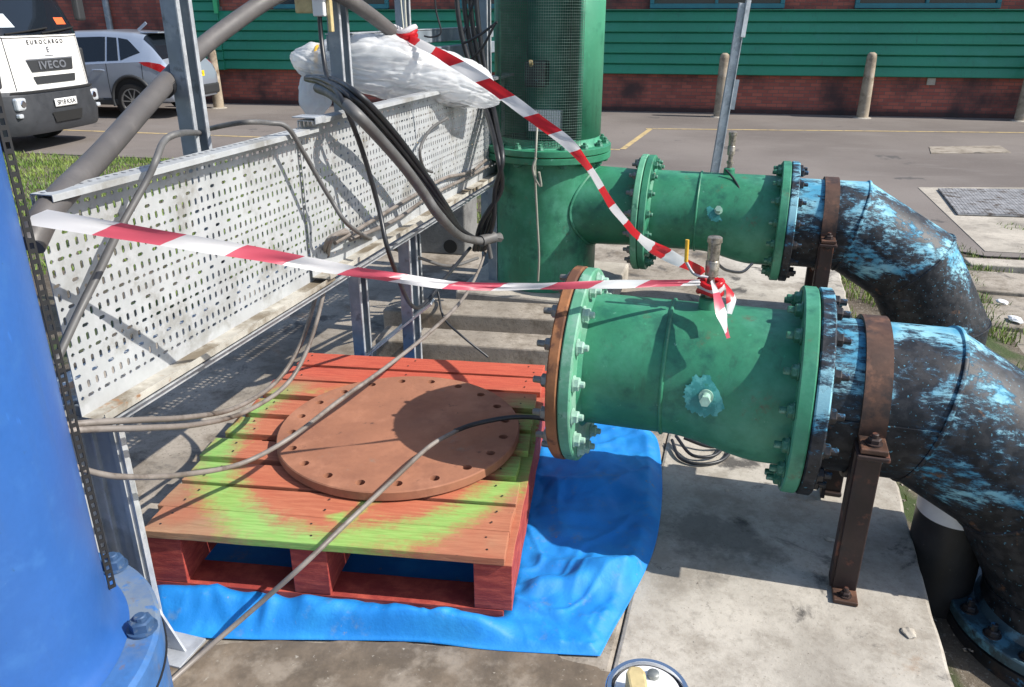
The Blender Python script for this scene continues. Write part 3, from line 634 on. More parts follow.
def green_spool(name, label, p, q, z, front, L=.68):
    t = empty(name, site(p, q, z), -A); tag(t, label, 'pipe')
    RL, RR = .194, .218
    g = MB(); K = 72; vs = []
    xd = list(np.linspace(.03, L-.04, 40)); 
    def rr_(x): k = sm((x-.28)/.27); return RL+(RR-RL)*k
    for x in xd:
        r_ = rr_(x); vs += [Vector((x, r_*math.sin(2*math.pi*k/K), (RR-r_)+r_*math.cos(2*math.pi*k/K))) for k in range(K)]
    g.faces(vs, [(j*K+k, j*K+(k+1) % K, (j+1)*K+(k+1) % K, (j+1)*K+k) for j in range(len(xd)-1) for k in range(K)])
    g.build('barrel', M['green'], t, smooth=60)
    zl = RR-RL
    g = MB(); ring = [Vector((.265, (RL+.001)*math.sin(2*math.pi*k/48), zl+(RL+.001)*math.cos(2*math.pi*k/48))) for k in range(49)]
    g.tube(ring, .006, 6, raw=True); g.build('weld_seam', M['green'], t, smooth=60)
    o = disc(0, .034, FR).build('flange', M['green_old'] if front else M['green'], t, smooth=40)
    o2 = disc(L-.040, L, FR).build('flange', M['green'], t, smooth=40)
    o3 = disc(-.034, -.003, FR+.002).build('backing_flange', M['rustplate' if front else 'green_old'], t, smooth=40)
    MB().lathe([(-.003, FR-.012), (0, FR-.012)], 'x', 64).build('gasket', M['black_rubber'], t)
    for x_, zc in ((.034, zl), ): 
        g = MB(); g.lathe([(x_-.001, RL+.014), (x_+.012, RL+.001)], 'x', 64, (0, 0, zl), close=False); g.build('weld_fillet', M['green'], t, smooth=60)
    flange_bolts(t, .035, RB, 16, M['green_dark'] if not front else M['nipple'], .019, .014, .0, False)
    flange_bolts(t, -.035, RB, 16, M['steel_bolt'], .019,   .024 if front else .02, .0, True)
    flange_bolts(t, L-.041, RB, 16, M['green_dark'], .019, .02, .0, True)
    boss(t, .385 if front else .37, R(79 if front else 68), 0, RR-.012 if front else RR-.016, .062 if front else .058, 4 if front else 8)
    return t
FP = (-.467, 2.177, .47); DX = .034; RP = (-.495, 4.077, .50)
fs_ = green_spool('green_pipe', 'bolted green reducer pipe nearest the camera, its flanged end above the pallet', FP[0]+DX, FP[1], FP[2], True, .68-DX)
rs_ = green_spool('green_pipe', 'green reducer pipe farther back, bolted to the upright green pipe', *RP, False)
# blanking cover on the front pipe end
g = MB().lathe([(-.036, .0), (-.036, .2), (-.040, .19)], 'x', 40)
g.bm.free()

def mitre_tube(pts, r, K=64):
    pts = [Vector(p) for p in pts]; n = len(pts); vs = []; rings = []
    for i, p in enumerate(pts):
        a = (p-pts[i-1]).normalized() if i else (pts[1]-p).normalized(); b = (pts[i+1]-p).normalized() if i < n-1 else a
        t = (a+b).normalized(); side = Vector((0, 1, 0)); up = side.cross(a).normalized()*-1
        ring = []
        for k in range(K):
            th = 2*math.pi*k/K; d = side*math.sin(th)*r + up*math.cos(th)*r
            ring.append(p + d - a*(d.dot(t)/a.dot(t)))
        rings.append(ring)
    return rings
def elbow_pipe(name, label, p, q, z, rear):
    t = empty(name, site(p, q, z), -A); tag(t, label, 'pipe')
    FM = M['flake_rear' if rear else 'flake']; L0 = .683; r = .212; v1 = .985; sg = .345
    pts = [(L0+.036, 0, 0), (v1, 0, 0), (v1+sg*math.cos(R(30)), 0, -sg*math.sin(R(30)))]
    pts.append((pts[2][0]+sg*math.cos(R(60)), 0, pts[2][2]-sg*math.sin(R(60)))); zb = -z-.17; pts.append((pts[3][0], 0, zb+.03))
    rings = mitre_tube(pts, r); K = 64; g = MB()
    allr = []
    for a, b in zip(rings, rings[1:]):
        for s_ in range(6): allr.append([x*(1-s_/6)+y*(s_/6) for x, y in zip(a, b)])
    allr.append(rings[-1])
    g.faces([v for r_ in allr for v in r_], [(j*K+k, j*K+(k+1) % K, (j+1)*K+(k+1) % K, (j+1)*K+k) for j in range(len(allr)-1) for k in range(K)])
    g.build('pipe_shell', FM, t, smooth=25)
    for i in (1, 2, 3):
        MB().tube(rings[i]+rings[i][:1], .007, 6, raw=True, cap=False).build('weld_seam', FM, t, smooth=60)
    for s_ in (-1,):
        MB().bar((L0+.04, -r-.002, .02), (v1, -r-.002, .02), .006, .008).build('weld_seam', FM, t)
    disc(L0, L0+.036, FR).build('flange', FM, t, smooth=40)
    MB().lathe([(L0-.003, FR-.015), (L0, FR-.015)], 'x', 48).build('gasket', M['black_rubber'], t)
    flange_bolts(t, L0+.037, RB, 16, M['black_paint'], .019, .02, .0, False)
    c = (pts[-1][0], 0, 0)
    MB().lathe([(zb, FR-.003), (zb+.003, FR), (zb+.03, FR), (zb+.034, FR-.004), (zb+.036, r+.012), (zb+.06, r)], 'z', 64, c).build('flange', M['base_flange'], t, smooth=35)
    MB().lathe([(zb-.06, FR-.004), (zb-.055, FR), (zb-.006, FR), (zb-.004, FR-.01)], 'z', 64, c).build('backing_flange', M['black_paint'], t, smooth=35)
    for k in range(16):
        a = 2*math.pi*(k+.5)/16; m = Matrix.Translation((c[0]+RB*math.cos(a), RB*math.sin(a), zb+.034))
        if k == 0: pb = hexbolt('bolt', M['black_paint'], t, m, .019, .016, .02)
        else:
            cc = pb.copy(); COL.objects.link(cc); cc.parent = t; cc.matrix_local = m
    return t
elbow_pipe('elbow_pipe', 'flaking blue and black elbow pipe nearest the camera, bending down to a flange', *FP, False)
elbow_pipe('elbow_pipe', 'flaking blue and black elbow pipe farther back behind the front elbow', *RP, True)

def saddle(p, q, z, label, grp):
    t = empty('pipe_support', site(p, q, 0), -A); tag(t, label, 'pipe support', grp)
    r = .2145; wd = .064; g = MB(); K = 28
    prof = []
    a0, a1 = R(-2), R(182)
    vs = []
    for k in range(K+1):
        a = a0+(a1-a0)*k/K
        for x in (-wd/2, wd/2):
            for rr in (r, r+.012): vs.append(Vector((x, rr*math.cos(a), z+rr*math.sin(a))))
    g.faces(vs, [(4*k+i, 4*k+j, 4*k+4+j, 4*k+4+i) for k in range(K) for i, j in ((0, 1), (1, 3), (3, 2), (2, 0))] + [(0, 1, 3, 2), (4*K, 4*K+2, 4*K+3, 4*K+1)])
    st = g.build('strap', M['brown_strap'], t, smooth=30)
    for s_ in (-1, 1):
        MB().box((0, s_*(r+.047), z-.012), (wd, .075, .014)).build('ear', M['brown_strap'], t, bevel=.003)
        MB().box((0, s_*(r+.047), z-.028), (wd+.012, .085, .012)).build('ear', M['dark_leg'], t, bevel=.003)
        m = Matrix.Translation((0, s_*(r+.05), z-.004)); hexbolt('bolt', M['dark_leg'], t, m, .017, .014, .012, .03)
        MB().box((0, s_*(r+.035), (z-.034)/2+.006), (wd-.005, .012, z-.046)).build('leg', M['dark_leg'], t, bevel=.003)
        MB().box((-.03, s_*(r+.008), (z-.034)/2), (.012, .046, z-.05)).build('web', M['dark_leg'], t)
        fo = MB().box((0, s_*(r+.055), .007), (wd-.002, .075, .012)).build('foot', M['brown_strap'] if s_ < 0 else M['dark_leg'], t, bevel=.003)
        hexbolt('bolt', M['dark_leg'], fo, Matrix.Translation((0, s_*(r+.068), .013)), .013, .012, .012)
    # cradle under the pipe
    g = MB(); vs = []
    for k in range(K+1):
        a = R(182)+R(176)*k/K
        for x in (-wd/2, wd/2): vs += [Vector((x, (r+.0)*math.cos(a), z+(r+.0)*math.sin(a))), Vector((x, (r+.012)*math.cos(a), z+(r+.012)*math.sin(a)))]
    g.faces(vs, [(4*k+i, 4*k+j, 4*k+4+j, 4*k+4+i) for k in range(K) for i, j in ((0, 1), (1, 3), (3, 2), (2, 0))]); g.build('cradle', M['dark_leg'], t, smooth=30)
saddle(FP[0]+.832, FP[1], FP[2], 'rusty strapped steel support under the front elbow pipe', 'strapped pipe supports')
saddle(RP[0]+.87, RP[1], RP[2], 'rusty strapped steel support under the rear elbow pipe', 'strapped pipe supports')

# upright green pipe with mesh guard and side branch
def upright():
    p, q = -1.02, 4.09; base = .10; t = empty('upright_pipe', site(p, q, base), -A); tag(t, 'thick upright green pipe with a wire mesh guard and side branch', 'pipe')
    r = .266; zf = .80-base
    MB().lathe([(0, r), (zf-.03, r)], 'z', 72).build('lower_barrel', M['green'], t, smooth=60)
    MB().lathe([(zf-.036, .32), (zf-.032, .325), (zf-.006, .325), (zf-.003, .32)], 'z', 72).build('flange', M['green'], t, smooth=40)
    MB().lathe([(zf, .32), (zf+.004, .325), (zf+.030, .325), (zf+.034, .32)], 'z', 72).build('flange', M['green'], t, smooth=40)
    MB().lathe([(zf-.003, .31), (zf, .31)], 'z', 64).build('gasket', M['rustplate'], t)
    for k in range(16):
        a = 2*math.pi*(k+.3)/16; m = Matrix.Translation((.295*math.cos(a), .295*math.sin(a), zf+.034))
        if k == 0: pb = hexbolt('bolt', M['green_dark'], t, m, .018, .015, .012, .072)
        else:
            c = pb.copy(); COL.objects.link(c); c.parent = t; c.matrix_local = m
    # upper barrel with a window cut in it towards the camera
    cx = math.atan2(-4.2, -.2)+A; w0, w1 = cx-R(62), cx+R(32); zt = 2.7
    zo0, zo1 = zf+.075, zf+1.15
    MB().lathe([(zf+.034, r+.018), (zf+.05, r), (zo0, r)], 'z', 72, close=False).build('upper_barrel', M['green_light'], t, smooth=60)
    o = MB().lathe([(zo0, r), (zo1, r)], 'z', 60, a0=w1, a1=w0+2*math.pi).build('upper_barrel', M['green_light'], t, smooth=60, solid=.008)
    MB().lathe([(zo1, r), (zt, r)], 'z', 72, close=False).build('upper_barrel', M['green_light'], t, smooth=60)
    MB().lathe([(zo0-.02, .11), (zo1+.02, .11)], 'z', 40).build('inner_pipe', M['green_deep'], t, smooth=60)
    MB().lathe([(zf+.04, r-.012), (zf+.05, r-.012)], 'z', 48).build('inner_floor', M['black_paint'], t)
    g = MB(); g.box((-.02, -.15, zo0+.30), (.10, .10, .12)); g.build('inner_fitting', M['black_paint'], t, bevel=.01)
    MB().cyl((-.04, -.19, zo0+.34), (-.03, -.235, zo0+.36), .010, 10).build('inner_knob', M['cream'], t)
    MB().box((.02, -.13, zo0+.08), (.16, .05, .10)).build('inner_cover', M['white_plastic'], t)
    # mesh guard
    g = MB(); rm = r+.010; nv = 44
    for k in range(nv+1):
        a = w0-R(4)+(w1-w0+R(8))*k/nv; x, y = rm*math.cos(a), rm*math.sin(a); g.bar((x, y, zo0-.03), (x, y, zo1+.02), .0015, .0015, (1, 0, 0))
    zz = zo0-.03
    while zz < zo1+.02:
        pts = [Vector(((rm+.002)*math.cos(w0-R(4)+(w1-w0+R(8))*k/20), (rm+.002)*math.sin(w0-R(4)+(w1-w0+R(8))*k/20), zz)) for k in range(21)]
        g.tube(pts, .0008, 4, raw=True); zz += .0125
    g.build('mesh_guard', worn('painted_mesh_wire', (.10, .17, .14), .6, 0, .3, 20), t)
    # side branch along +x to the rear pipe's flange
    Lb = RP[0]-p-.034; zc = RP[2]-base
    MB().lathe([(.10, .205), (Lb-.10, .197), (Lb, .192)], 'x', 64, (0, 0, zc+.02), close=False).build('branch', M['green'], t, smooth=60)
    ring = []
    for k in range(49):
        a = 2*math.pi*k/48; y = .204*math.sin(a); ring.append(Vector((math.sqrt(r*r-y*y)+.002, y, zc+.02+.204*math.cos(a))))
    MB().tube(ring, .009, 6, raw=True).build('weld_seam', M['green'], t, smooth=60)
    return t
upright()
c = MB(); c.tube([Wy(537, 118, 3.86), Wy(537, 128, 3.84), Wy(536, 150, 3.80), Wy(535, 170, 3.83), Wy(537, 215, 3.86), Wy(539, 255, 3.86), Wy(538, 281, 3.88)], .0052, 8)
c.tube([Wy(536, 158, 3.80), Wy(533, 168, 3.80), Wy(536, 180, 3.81), Wy(541, 186, 3.82), Wy(539, 172, 3.80)], .006, 8)
tag(c.build('pale_cable', M['cable_pale'], recenter=True, smooth=60), 'thin pale cable hanging down the front of the upright green pipe', 'cable')

# valves on top of the two green pipes
def valve(spool_p, q, z, x, label, lever):
    t = empty('air_valve', site(spool_p+x, q, z+.219), -A, .82); tag(t, label, 'valve')
    MB().lathe([(-.012, .034), (.03, .032), (.034, .026)], 'z', 24).build('socket', M['green'], t, smooth=40)
    MB().lathe([(.034, .014), (.06, .014), (.06, .020), (.075, .020), (.075, .013), (.11, .013), (.112, .022), (.16, .023), (.165, .019)], 'z', 20).build('body', M['brass'], t, smooth=40)
    MB().lathe([(.165, .020), (.225, .021), (.226, .025), (.242, .024), (.245, .019)], 'z', 20).build('cap', M['brass'], t, smooth=40)
    if lever:
        g = MB(); g.tube([(-.01, -.02, .11), (-.055, -.03, .12), (-.085, -.03, .16)], .005, 8); lo = g.build('lever', M['galv'], t, smooth=60)
        g = MB(); g.tube([(-.085, -.03, .16), (-.087, -.03, .235)], .0065, 8, raw=True); g.build('grip', M['yellow'], lo, smooth=60)
valve(*FP[:2], FP[2], .395, 'brass air valve with a yellow lever on the front green pipe', True)
valve(*RP[:2], RP[2], .395, 'small brass air valve without lever on the rear green pipe', False)

# ------------------------------------------------------------------ concrete bits behind the pallet
for k, (y0, y1, x0, x1) in enumerate([(3.16, 3.34, -.60, .75), (3.52, 3.74, -.62, .95)]):
    o = MB().box((0, 0, .06), (x1-x0, y1-y0, .12)).build('concrete_beam', M['conc_old'], loc=((x0+x1)/2, (y0+y1)/2, -.004), rz=R(-9), bevel=.008)
    tag(o, ['concrete beam on the ground just behind the pallet', 'concrete beam between the pallet beam and the upright green pipe'][k], 'concrete beam', 'concrete beams behind the pallet')
o = slab('concrete_plinth', -1.42, -.62, 3.74, 4.5, -.004, .098, M['conc_kerb']); tag(o, 'low square concrete plinth under the upright green pipe', 'plinth')
o = MB().box((0, 0, .18), (.44, .32, .36)).build('concrete_block', M['conc_dark'], loc=Wz(440, 247, -.004), rz=R(-12), bevel=.01); tag(o, 'dark concrete block with a round hole behind the cable tray', 'concrete block')
p_ = o.location
MB().lathe([(-.164, .045), (-.160, .045)], 'y', 24, (.12, 0, .055)).build('hole', M['void'], o)
MB().box((0, .0, .375), (.46, .34, .03)).build('cap', M['conc_kerb'], o, bevel=.006)

# ------------------------------------------------------------------ cable trays
def tray(L, h, dep, seed):
    """perforated tray on edge: local y along, z up, flanges towards +x; returns mesh builder"""
    g = MB(); cy, rows = .0232, 19; cz = h/rows; n = int(L/cy); cy = L/n
    def cell(o, a, b, y0, z0, wa, hz, sx, sz):
        vs = [o+a*y0+b*z0, o+a*(y0+wa)+b*z0, o+a*(y0+wa)+b*(z0+hz), o+a*y0+b*(z0+hz)]
        if sx == 0: g.faces(vs, [(0, 1, 2, 3)]); return
        cxx, czz = y0+wa/2, z0+hz/2; hx, hz_ = sx/2, sz/2; k = .35*min(hx, hz_)*2
        inn = [(-hx+k, -hz_), (hx-k, -hz_), (hx, -hz_+k), (hx, hz_-k), (hx-k, hz_), (-hx+k, hz_), (-hx, hz_-k), (-hx, -hz_+k)]
        vs += [o+a*(cxx+i)+b*(czz+j) for i, j in inn]
        g.faces(vs, [(0, 1, 5, 4), (1, 6, 5), (1, 2, 7, 6), (2, 8, 7), (2, 3, 9, 8), (3, 10, 9), (3, 0, 11, 10), (0, 4, 11)])
    O, Y, Z, X = Vector((0, 0, 0)), Vector((0, 1, 0)), Vector((0, 0, 1)), Vector((1, 0, 0))
    for j in range(rows):
        ty = (j+seed) % 4
        for i in range(n):
            if j in (0,): s_ = (0, 0)
            elif ty in (0, 2): s_ = (.0080, .0175)
            elif ty == 1: s_ = (.0168, .0080) if i % 2 else (.0088, .0088)
            else: s_ = (.0168, .0080) if i % 2 == 0 else (0, 0)
            cell(O, Y, Z, i*cy, j*cz, cy, cz, *s_)
    for i in range(n):                                                   # top flange, slotted
        cell(Z*h, Y, X, i*cy, 0, cy, dep*.55, .0085, .018); cell(Z*h+X*dep*.55, Y, X, i*cy, 0, cy, dep*.45, 0, 0)
    g.faces([Z*h+X*dep, Z*h+X*dep+Y*L, Z*(h-.012)+X*dep+Y*L, Z*(h-.012)+X*dep], [(0, 1, 2, 3)])
    return g
def make_tray(q0, L, z0, h, label, seed, dx):
    t = empty('cable_tray', site(TRAY_P+dx, q0, z0), -A); tag(t, label, 'cable tray', 'perforated cable trays')
    bm_ = tray(L, h, .05, seed)
    w_ = bm_.build('web', M['traysteel'], t); md = w_.modifiers.new('solid', 'SOLIDIFY'); md.thickness = .0022; md.offset = 0
    g = MB(); g.box((.03, L/2, -.001), (.06, L, .002)); g.box((.061, L/2, .006), (.002, L, .016)); g.build('ledge', M['traydirt'], t)
    return t
make_tray(1.17, .99, .668, .468, 'pale perforated cable tray standing on edge, the section nearer the blue tank', 0, 0.)
make_tray(2.11, 2.05, .686, .474, 'pale perforated cable tray standing on edge, the section running behind the upright pipe', 2, .012)
# bracket lapping the two sections
g = MB(); g.box((.018, 0, .006), (.075, .06, .003)); g.box((.056, 0, -.002), (.003, .06, .018)); tag(g.build('tray_bracket', M['galv'], loc=site(TRAY_P+.014, 2.14, 1.163), rz=-A), 'small folded steel bracket on top of the joint between the trays', 'bracket')

# ------------------------------------------------------------------ tray support frame
fr = empty('support_frame', site(TRAY_P, 1.2, 0), -A); tag(fr, 'galvanised steel frame of channel posts and rails carrying the cable trays', 'frame')
def lp(x, q): return (x, q-1.2)
def channel(name, x, q, z0, z1, wd=.075, dp=.045, mat='galv_grey', th=.005):
    g = MB(); y = q-1.2; zc = (z0+z1)/2; hh = z1-z0
    g.box((x, y, zc), (th, wd, hh)); g.box((x+dp/2, y-wd/2+th/2, zc), (dp-th, th-.0006, hh-.001)); g.box((x+dp/2, y+wd/2-th/2, zc), (dp-th, th-.0006, hh-.001))
    o = g.build(name, M[mat], fr); 
    e = MB(); e.box((x+dp, y-wd/2+.006, zc), (.004, .014, hh-.002)); e.box((x+dp, y+wd/2-.006, zc), (.004, .014, hh-.002)); e.build('lip', M['galv'], o)
    return o
channel('post', -.21, 1.91, .64, 3.0, .062, .045)
channel('post', -.21, 2.78, 0, 3.0, .07, .045)
channel('post', -.20, 3.34, 0, 3.0, .06, .04)
channel('post', -.20, 4.42, 0, 3.0, .07, .045)
channel('post', -.02, 2.86, 0, .665, .08, .045)
channel('post', -.02, 4.0, 0, .665, .07, .045)
# near post below the tray with gusset foot
g = MB(); yb = 1.26-1.2; X0 = -.05
g.box((X0, yb, .335), (.12, .006, .63)); g.box((X0-.057, yb-.023, .335), (.006, .04, .63)); g.box((X0+.057, yb-.011, .335), (.006, .016, .63))
g.box((X0+.048, yb-.021, .335), (.012, .004, .63)); g.box((X0-.02, yb-.008, .335), (.006, .01, .63)); g.build('post', M['traysteel'], fr)
MB().box((X0+.0635, yb-.012, .335), (.005, .014, .64)).build('post_edge', M['galv'], fr)
MB().prism([(X0+.067, 0.008), (X0+.14, 0.008), (X0+.067, .16)], (yb-.034, yb-.028), 'y').build('gusset', M['galv'], fr)
MB().box((X0+.06, yb-.03, .004), (.20, .10, .008)).build('foot_plate', M['galv'], fr, bevel=.001)
# rails under the trays
for x in (.030, -.2):
    g = MB(); g.box((x, 1.5, .655), (.050, 3.0, .004)); g.box((x+.0, 1.5, .640), (.004, 3.0, .026)); g.build('rail', M['galv'], fr)
for q in (1.27, 1.93, 2.82, 4.02):
    MB().box((-.10, q-1.2, .628), (.24, .04, .03)).build('cross_bar', M['galv_grey'], fr, bevel=.003)
MB().box((-.235, 2.55, 1.345), (.035, 1.9, .055)).build('rail', M['galv_grey'], fr, bevel=.004)
MB().box((-.235, 2.55, 1.376), (.04, 1.9, .004)).build('rail', M['galv'], fr)
MB().box((-.19, 2.75, 1.27), (.035, 1.3, .06)).build('rail', M['galv_grey'], fr, bevel=.004)
MB().bar((-.20, 2.80-1.2, .10), (.10, 2.86-1.2, .36), .07, .008).build('brace', M['galv'], fr)
# junction box on the second post
jb = empty('junction_box', Wy(314, -4, 3.0), -A); tag(jb, 'small beige and yellow electrical box fixed high on a frame post', 'electrical box')
MB().box((-.03, 0, 0), (.07, .05, .11)).build('body', M['cream'], jb, bevel=.005); MB().box((.03, -.012, 0), (.045, .045, .13)).build('cover', M['white_plastic'], jb, bevel=.005); MB().box((.062, -.01, -.04), (.014, .02, .15)).build('gland_strip', M['cream'], jb, bevel=.003)

# ------------------------------------------------------------------ blue tank
tc = Vector((-1.085, 1.165, 0)); TR = .30
tk = empty('blue_tank', tc, 0); tag(tk, 'smooth blue painted steel tank on a bolted flange, cut by the left edge', 'tank')
MB().lathe([(.302, TR+.030), (.307, TR+.019), (.322, TR+.008), (.345, TR+.002), (.37, TR), (3.2, TR)], 'z', 128, close=False).build('shell', M['tank'], tk, smooth=60)
FRt = TR+.086
MB().lathe([(.0, FRt-.005), (.18, FRt-.004), (.225, FRt), (.29, FRt), (.30, FRt-.008), (.302, TR-.01)], 'z', 128).build('flange', M['tank_flange'], tk, smooth=35)
MB().tube([Vector(((FRt+.001)*math.cos(2*math.pi*k/96), (FRt+.001)*math.sin(2*math.pi*k/96), .222)) for k in range(97)], .003, 6, raw=True).build('flange_joint', M['black_rubber'], tk, smooth=60)
for k in range(9):
    a = R(17)+2*math.pi*k/9; m = Matrix.Translation(((TR+.056)*math.cos(a), (TR+.056)*math.sin(a), .303)) @ Matrix.Rotation(.3, 4, 'Z')
    hexbolt('bolt', M['tank_bolt'], tk, m, .024, .022, .010)
# perforated strip up the tank's side
g = MB(); base = Vector((-.8335, 1.347, 0)) - tc; d = Vector((.62, .78, 0)).normalized(); wd = .015
z = .34; cz = .019
while z < 2.6:
    for (a, b) in ((-wd/2, -wd/2+.004), (wd/2-.004, wd/2)):
        g.faces([base+d*a+Vector((0, 0, z)), base+d*b+Vector((0, 0, z)), base+d*b+Vector((0, 0, z+cz)), base+d*a+Vector((0, 0, z+cz))], [(0, 1, 2, 3)])
    g.faces([base-d*(wd/2-.004)+Vector((0, 0, z)), base+d*(wd/2-.004)+Vector((0, 0, z)), base+d*(wd/2-.004)+Vector((0, 0, z+.008)), base-d*(wd/2-.004)+Vector((0, 0, z+.008))], [(0, 1, 2, 3)])
    z += cz
g.build('perforated_strip', M['black_rubber'], tk, solid=.003)

# ------------------------------------------------------------------ blue tarpaulin
pc = [Wz(141, 530, .205), Wz(503, 559, .205), Wz(281, 351, .205)]
ex = pc[1]-pc[0]; PW = ex.length; ex.normalize(); PA = math.atan2(ex.y, ex.x); ey = Vector((-ex.y, ex.x, 0)); PD = (pc[2]-pc[0]).dot(ey)
pfl = Vector((pc[0].x, pc[0].y, 0))
pcen = pfl + ex*PW/2 + ey*PD/2
def tarp():
    near = [(128, 585), (150, 612), (160, 634), (240, 640), (330, 641), (420, 643), (480, 650), (540, 654), (600, 657)]
    right = [(600, 657), (614, 630), (632, 598), (652, 556), (660, 520), (662, 480), (657, 440), (640, 425), (630, 412)]
    nearw = spline([Wz(*a, .0) for a in near], 6); rightw = spline([Wz(*a, .0) for a in right], 6)
    c00, c10 = nearw[0], nearw[-1]; c11 = rightw[-1]; c01 = Wz(300, 372, 0)
    def smp(l, t): f = t*(len(l)-1); i = min(int(f), len(l)-2); return l[i].lerp(l[i+1], f-i)
    g = MB()
    def f(a, b):
        top = c01.lerp(c11, a); left = c00.lerp(c01, b)
        P = smp(nearw, a)*(1-b)+top*b + smp(rightw, b)*a + left*(1-a) - (c00*(1-a)*(1-b)+c10*a*(1-b)+c01*(1-a)*b+c11*a*b)
        loc = P-pcen; lx, ly = loc.dot(ex), loc.dot(ey)
        under = sm((PW/2+.03-abs(lx))/.05)*sm((PD/2+.02-abs(ly))/.05)
        ed = min(1, min(1-a, b)/.02 if True else 1); ed = sm(min(1-a, b)/.035)
        z = .014 + .020*noise.noise((P.x*5, P.y*5, 1)) + .010*noise.noise((P.x*9+P.y*5, P.y*7, 4)) + .006*noise.noise((P.x*22, P.y*22, 9))
        fold = math.exp(-((P-pcen).dot(ey)+PD/2+.05)**2/.0018)*.045*sm((.54-lx)/.12)                          # roll of cloth along the front
        a_ = lx-.50; w_ = .10*noise.noise((P.x*3, P.y*3, 5))
        z += fold + sm(a_/.06)*(.022*math.exp(-((ly+.30+.35*a_+w_)/.035)**2) + .030*math.exp(-((ly+.46-.25*a_+w_)/.045)**2) + .020*math.exp(-((ly+.05-.5*a_+w_)/.05)**2) + .016*math.exp(-((ly-.12+.3*a_-w_)/.04)**2))
        z += .010*math.exp(-((lx+.1+w_*2)/.02)**2)*sm((-.56-ly)/.03) + .010*math.exp(-((lx-.25-w_*3)/.03)**2)*sm((-.56-ly)/.03)
        def rg(px, py, k): return max(0, .13-abs(noise.noise((px, py, k))))/.13
        wx, wy = P.x+.10*noise.noise((P.x*4, P.y*4, 11)), P.y+.10*noise.noise((P.x*4, P.y*4, 15))
        z += .008*rg(wx*2.6+wy*1.2, wy*3.6, 21)**1.5 + .0045*rg(wx*4.2, wy*5.4-wx*2, 27)**1.5 + .0015*rg(wx*9, wy*8, 33)
        z = max(z, .004)*(1-.93*under) + .003
        return Vector((P.x, P.y, z*ed + .003))
    g.grid(f, 280, 200)
    return g.build('tarpaulin', M['tarp'], recenter=True, smooth=180, solid=.002)
tag(tarp(), 'crumpled bright blue tarpaulin spread on the slab under the pallet', 'tarpaulin')

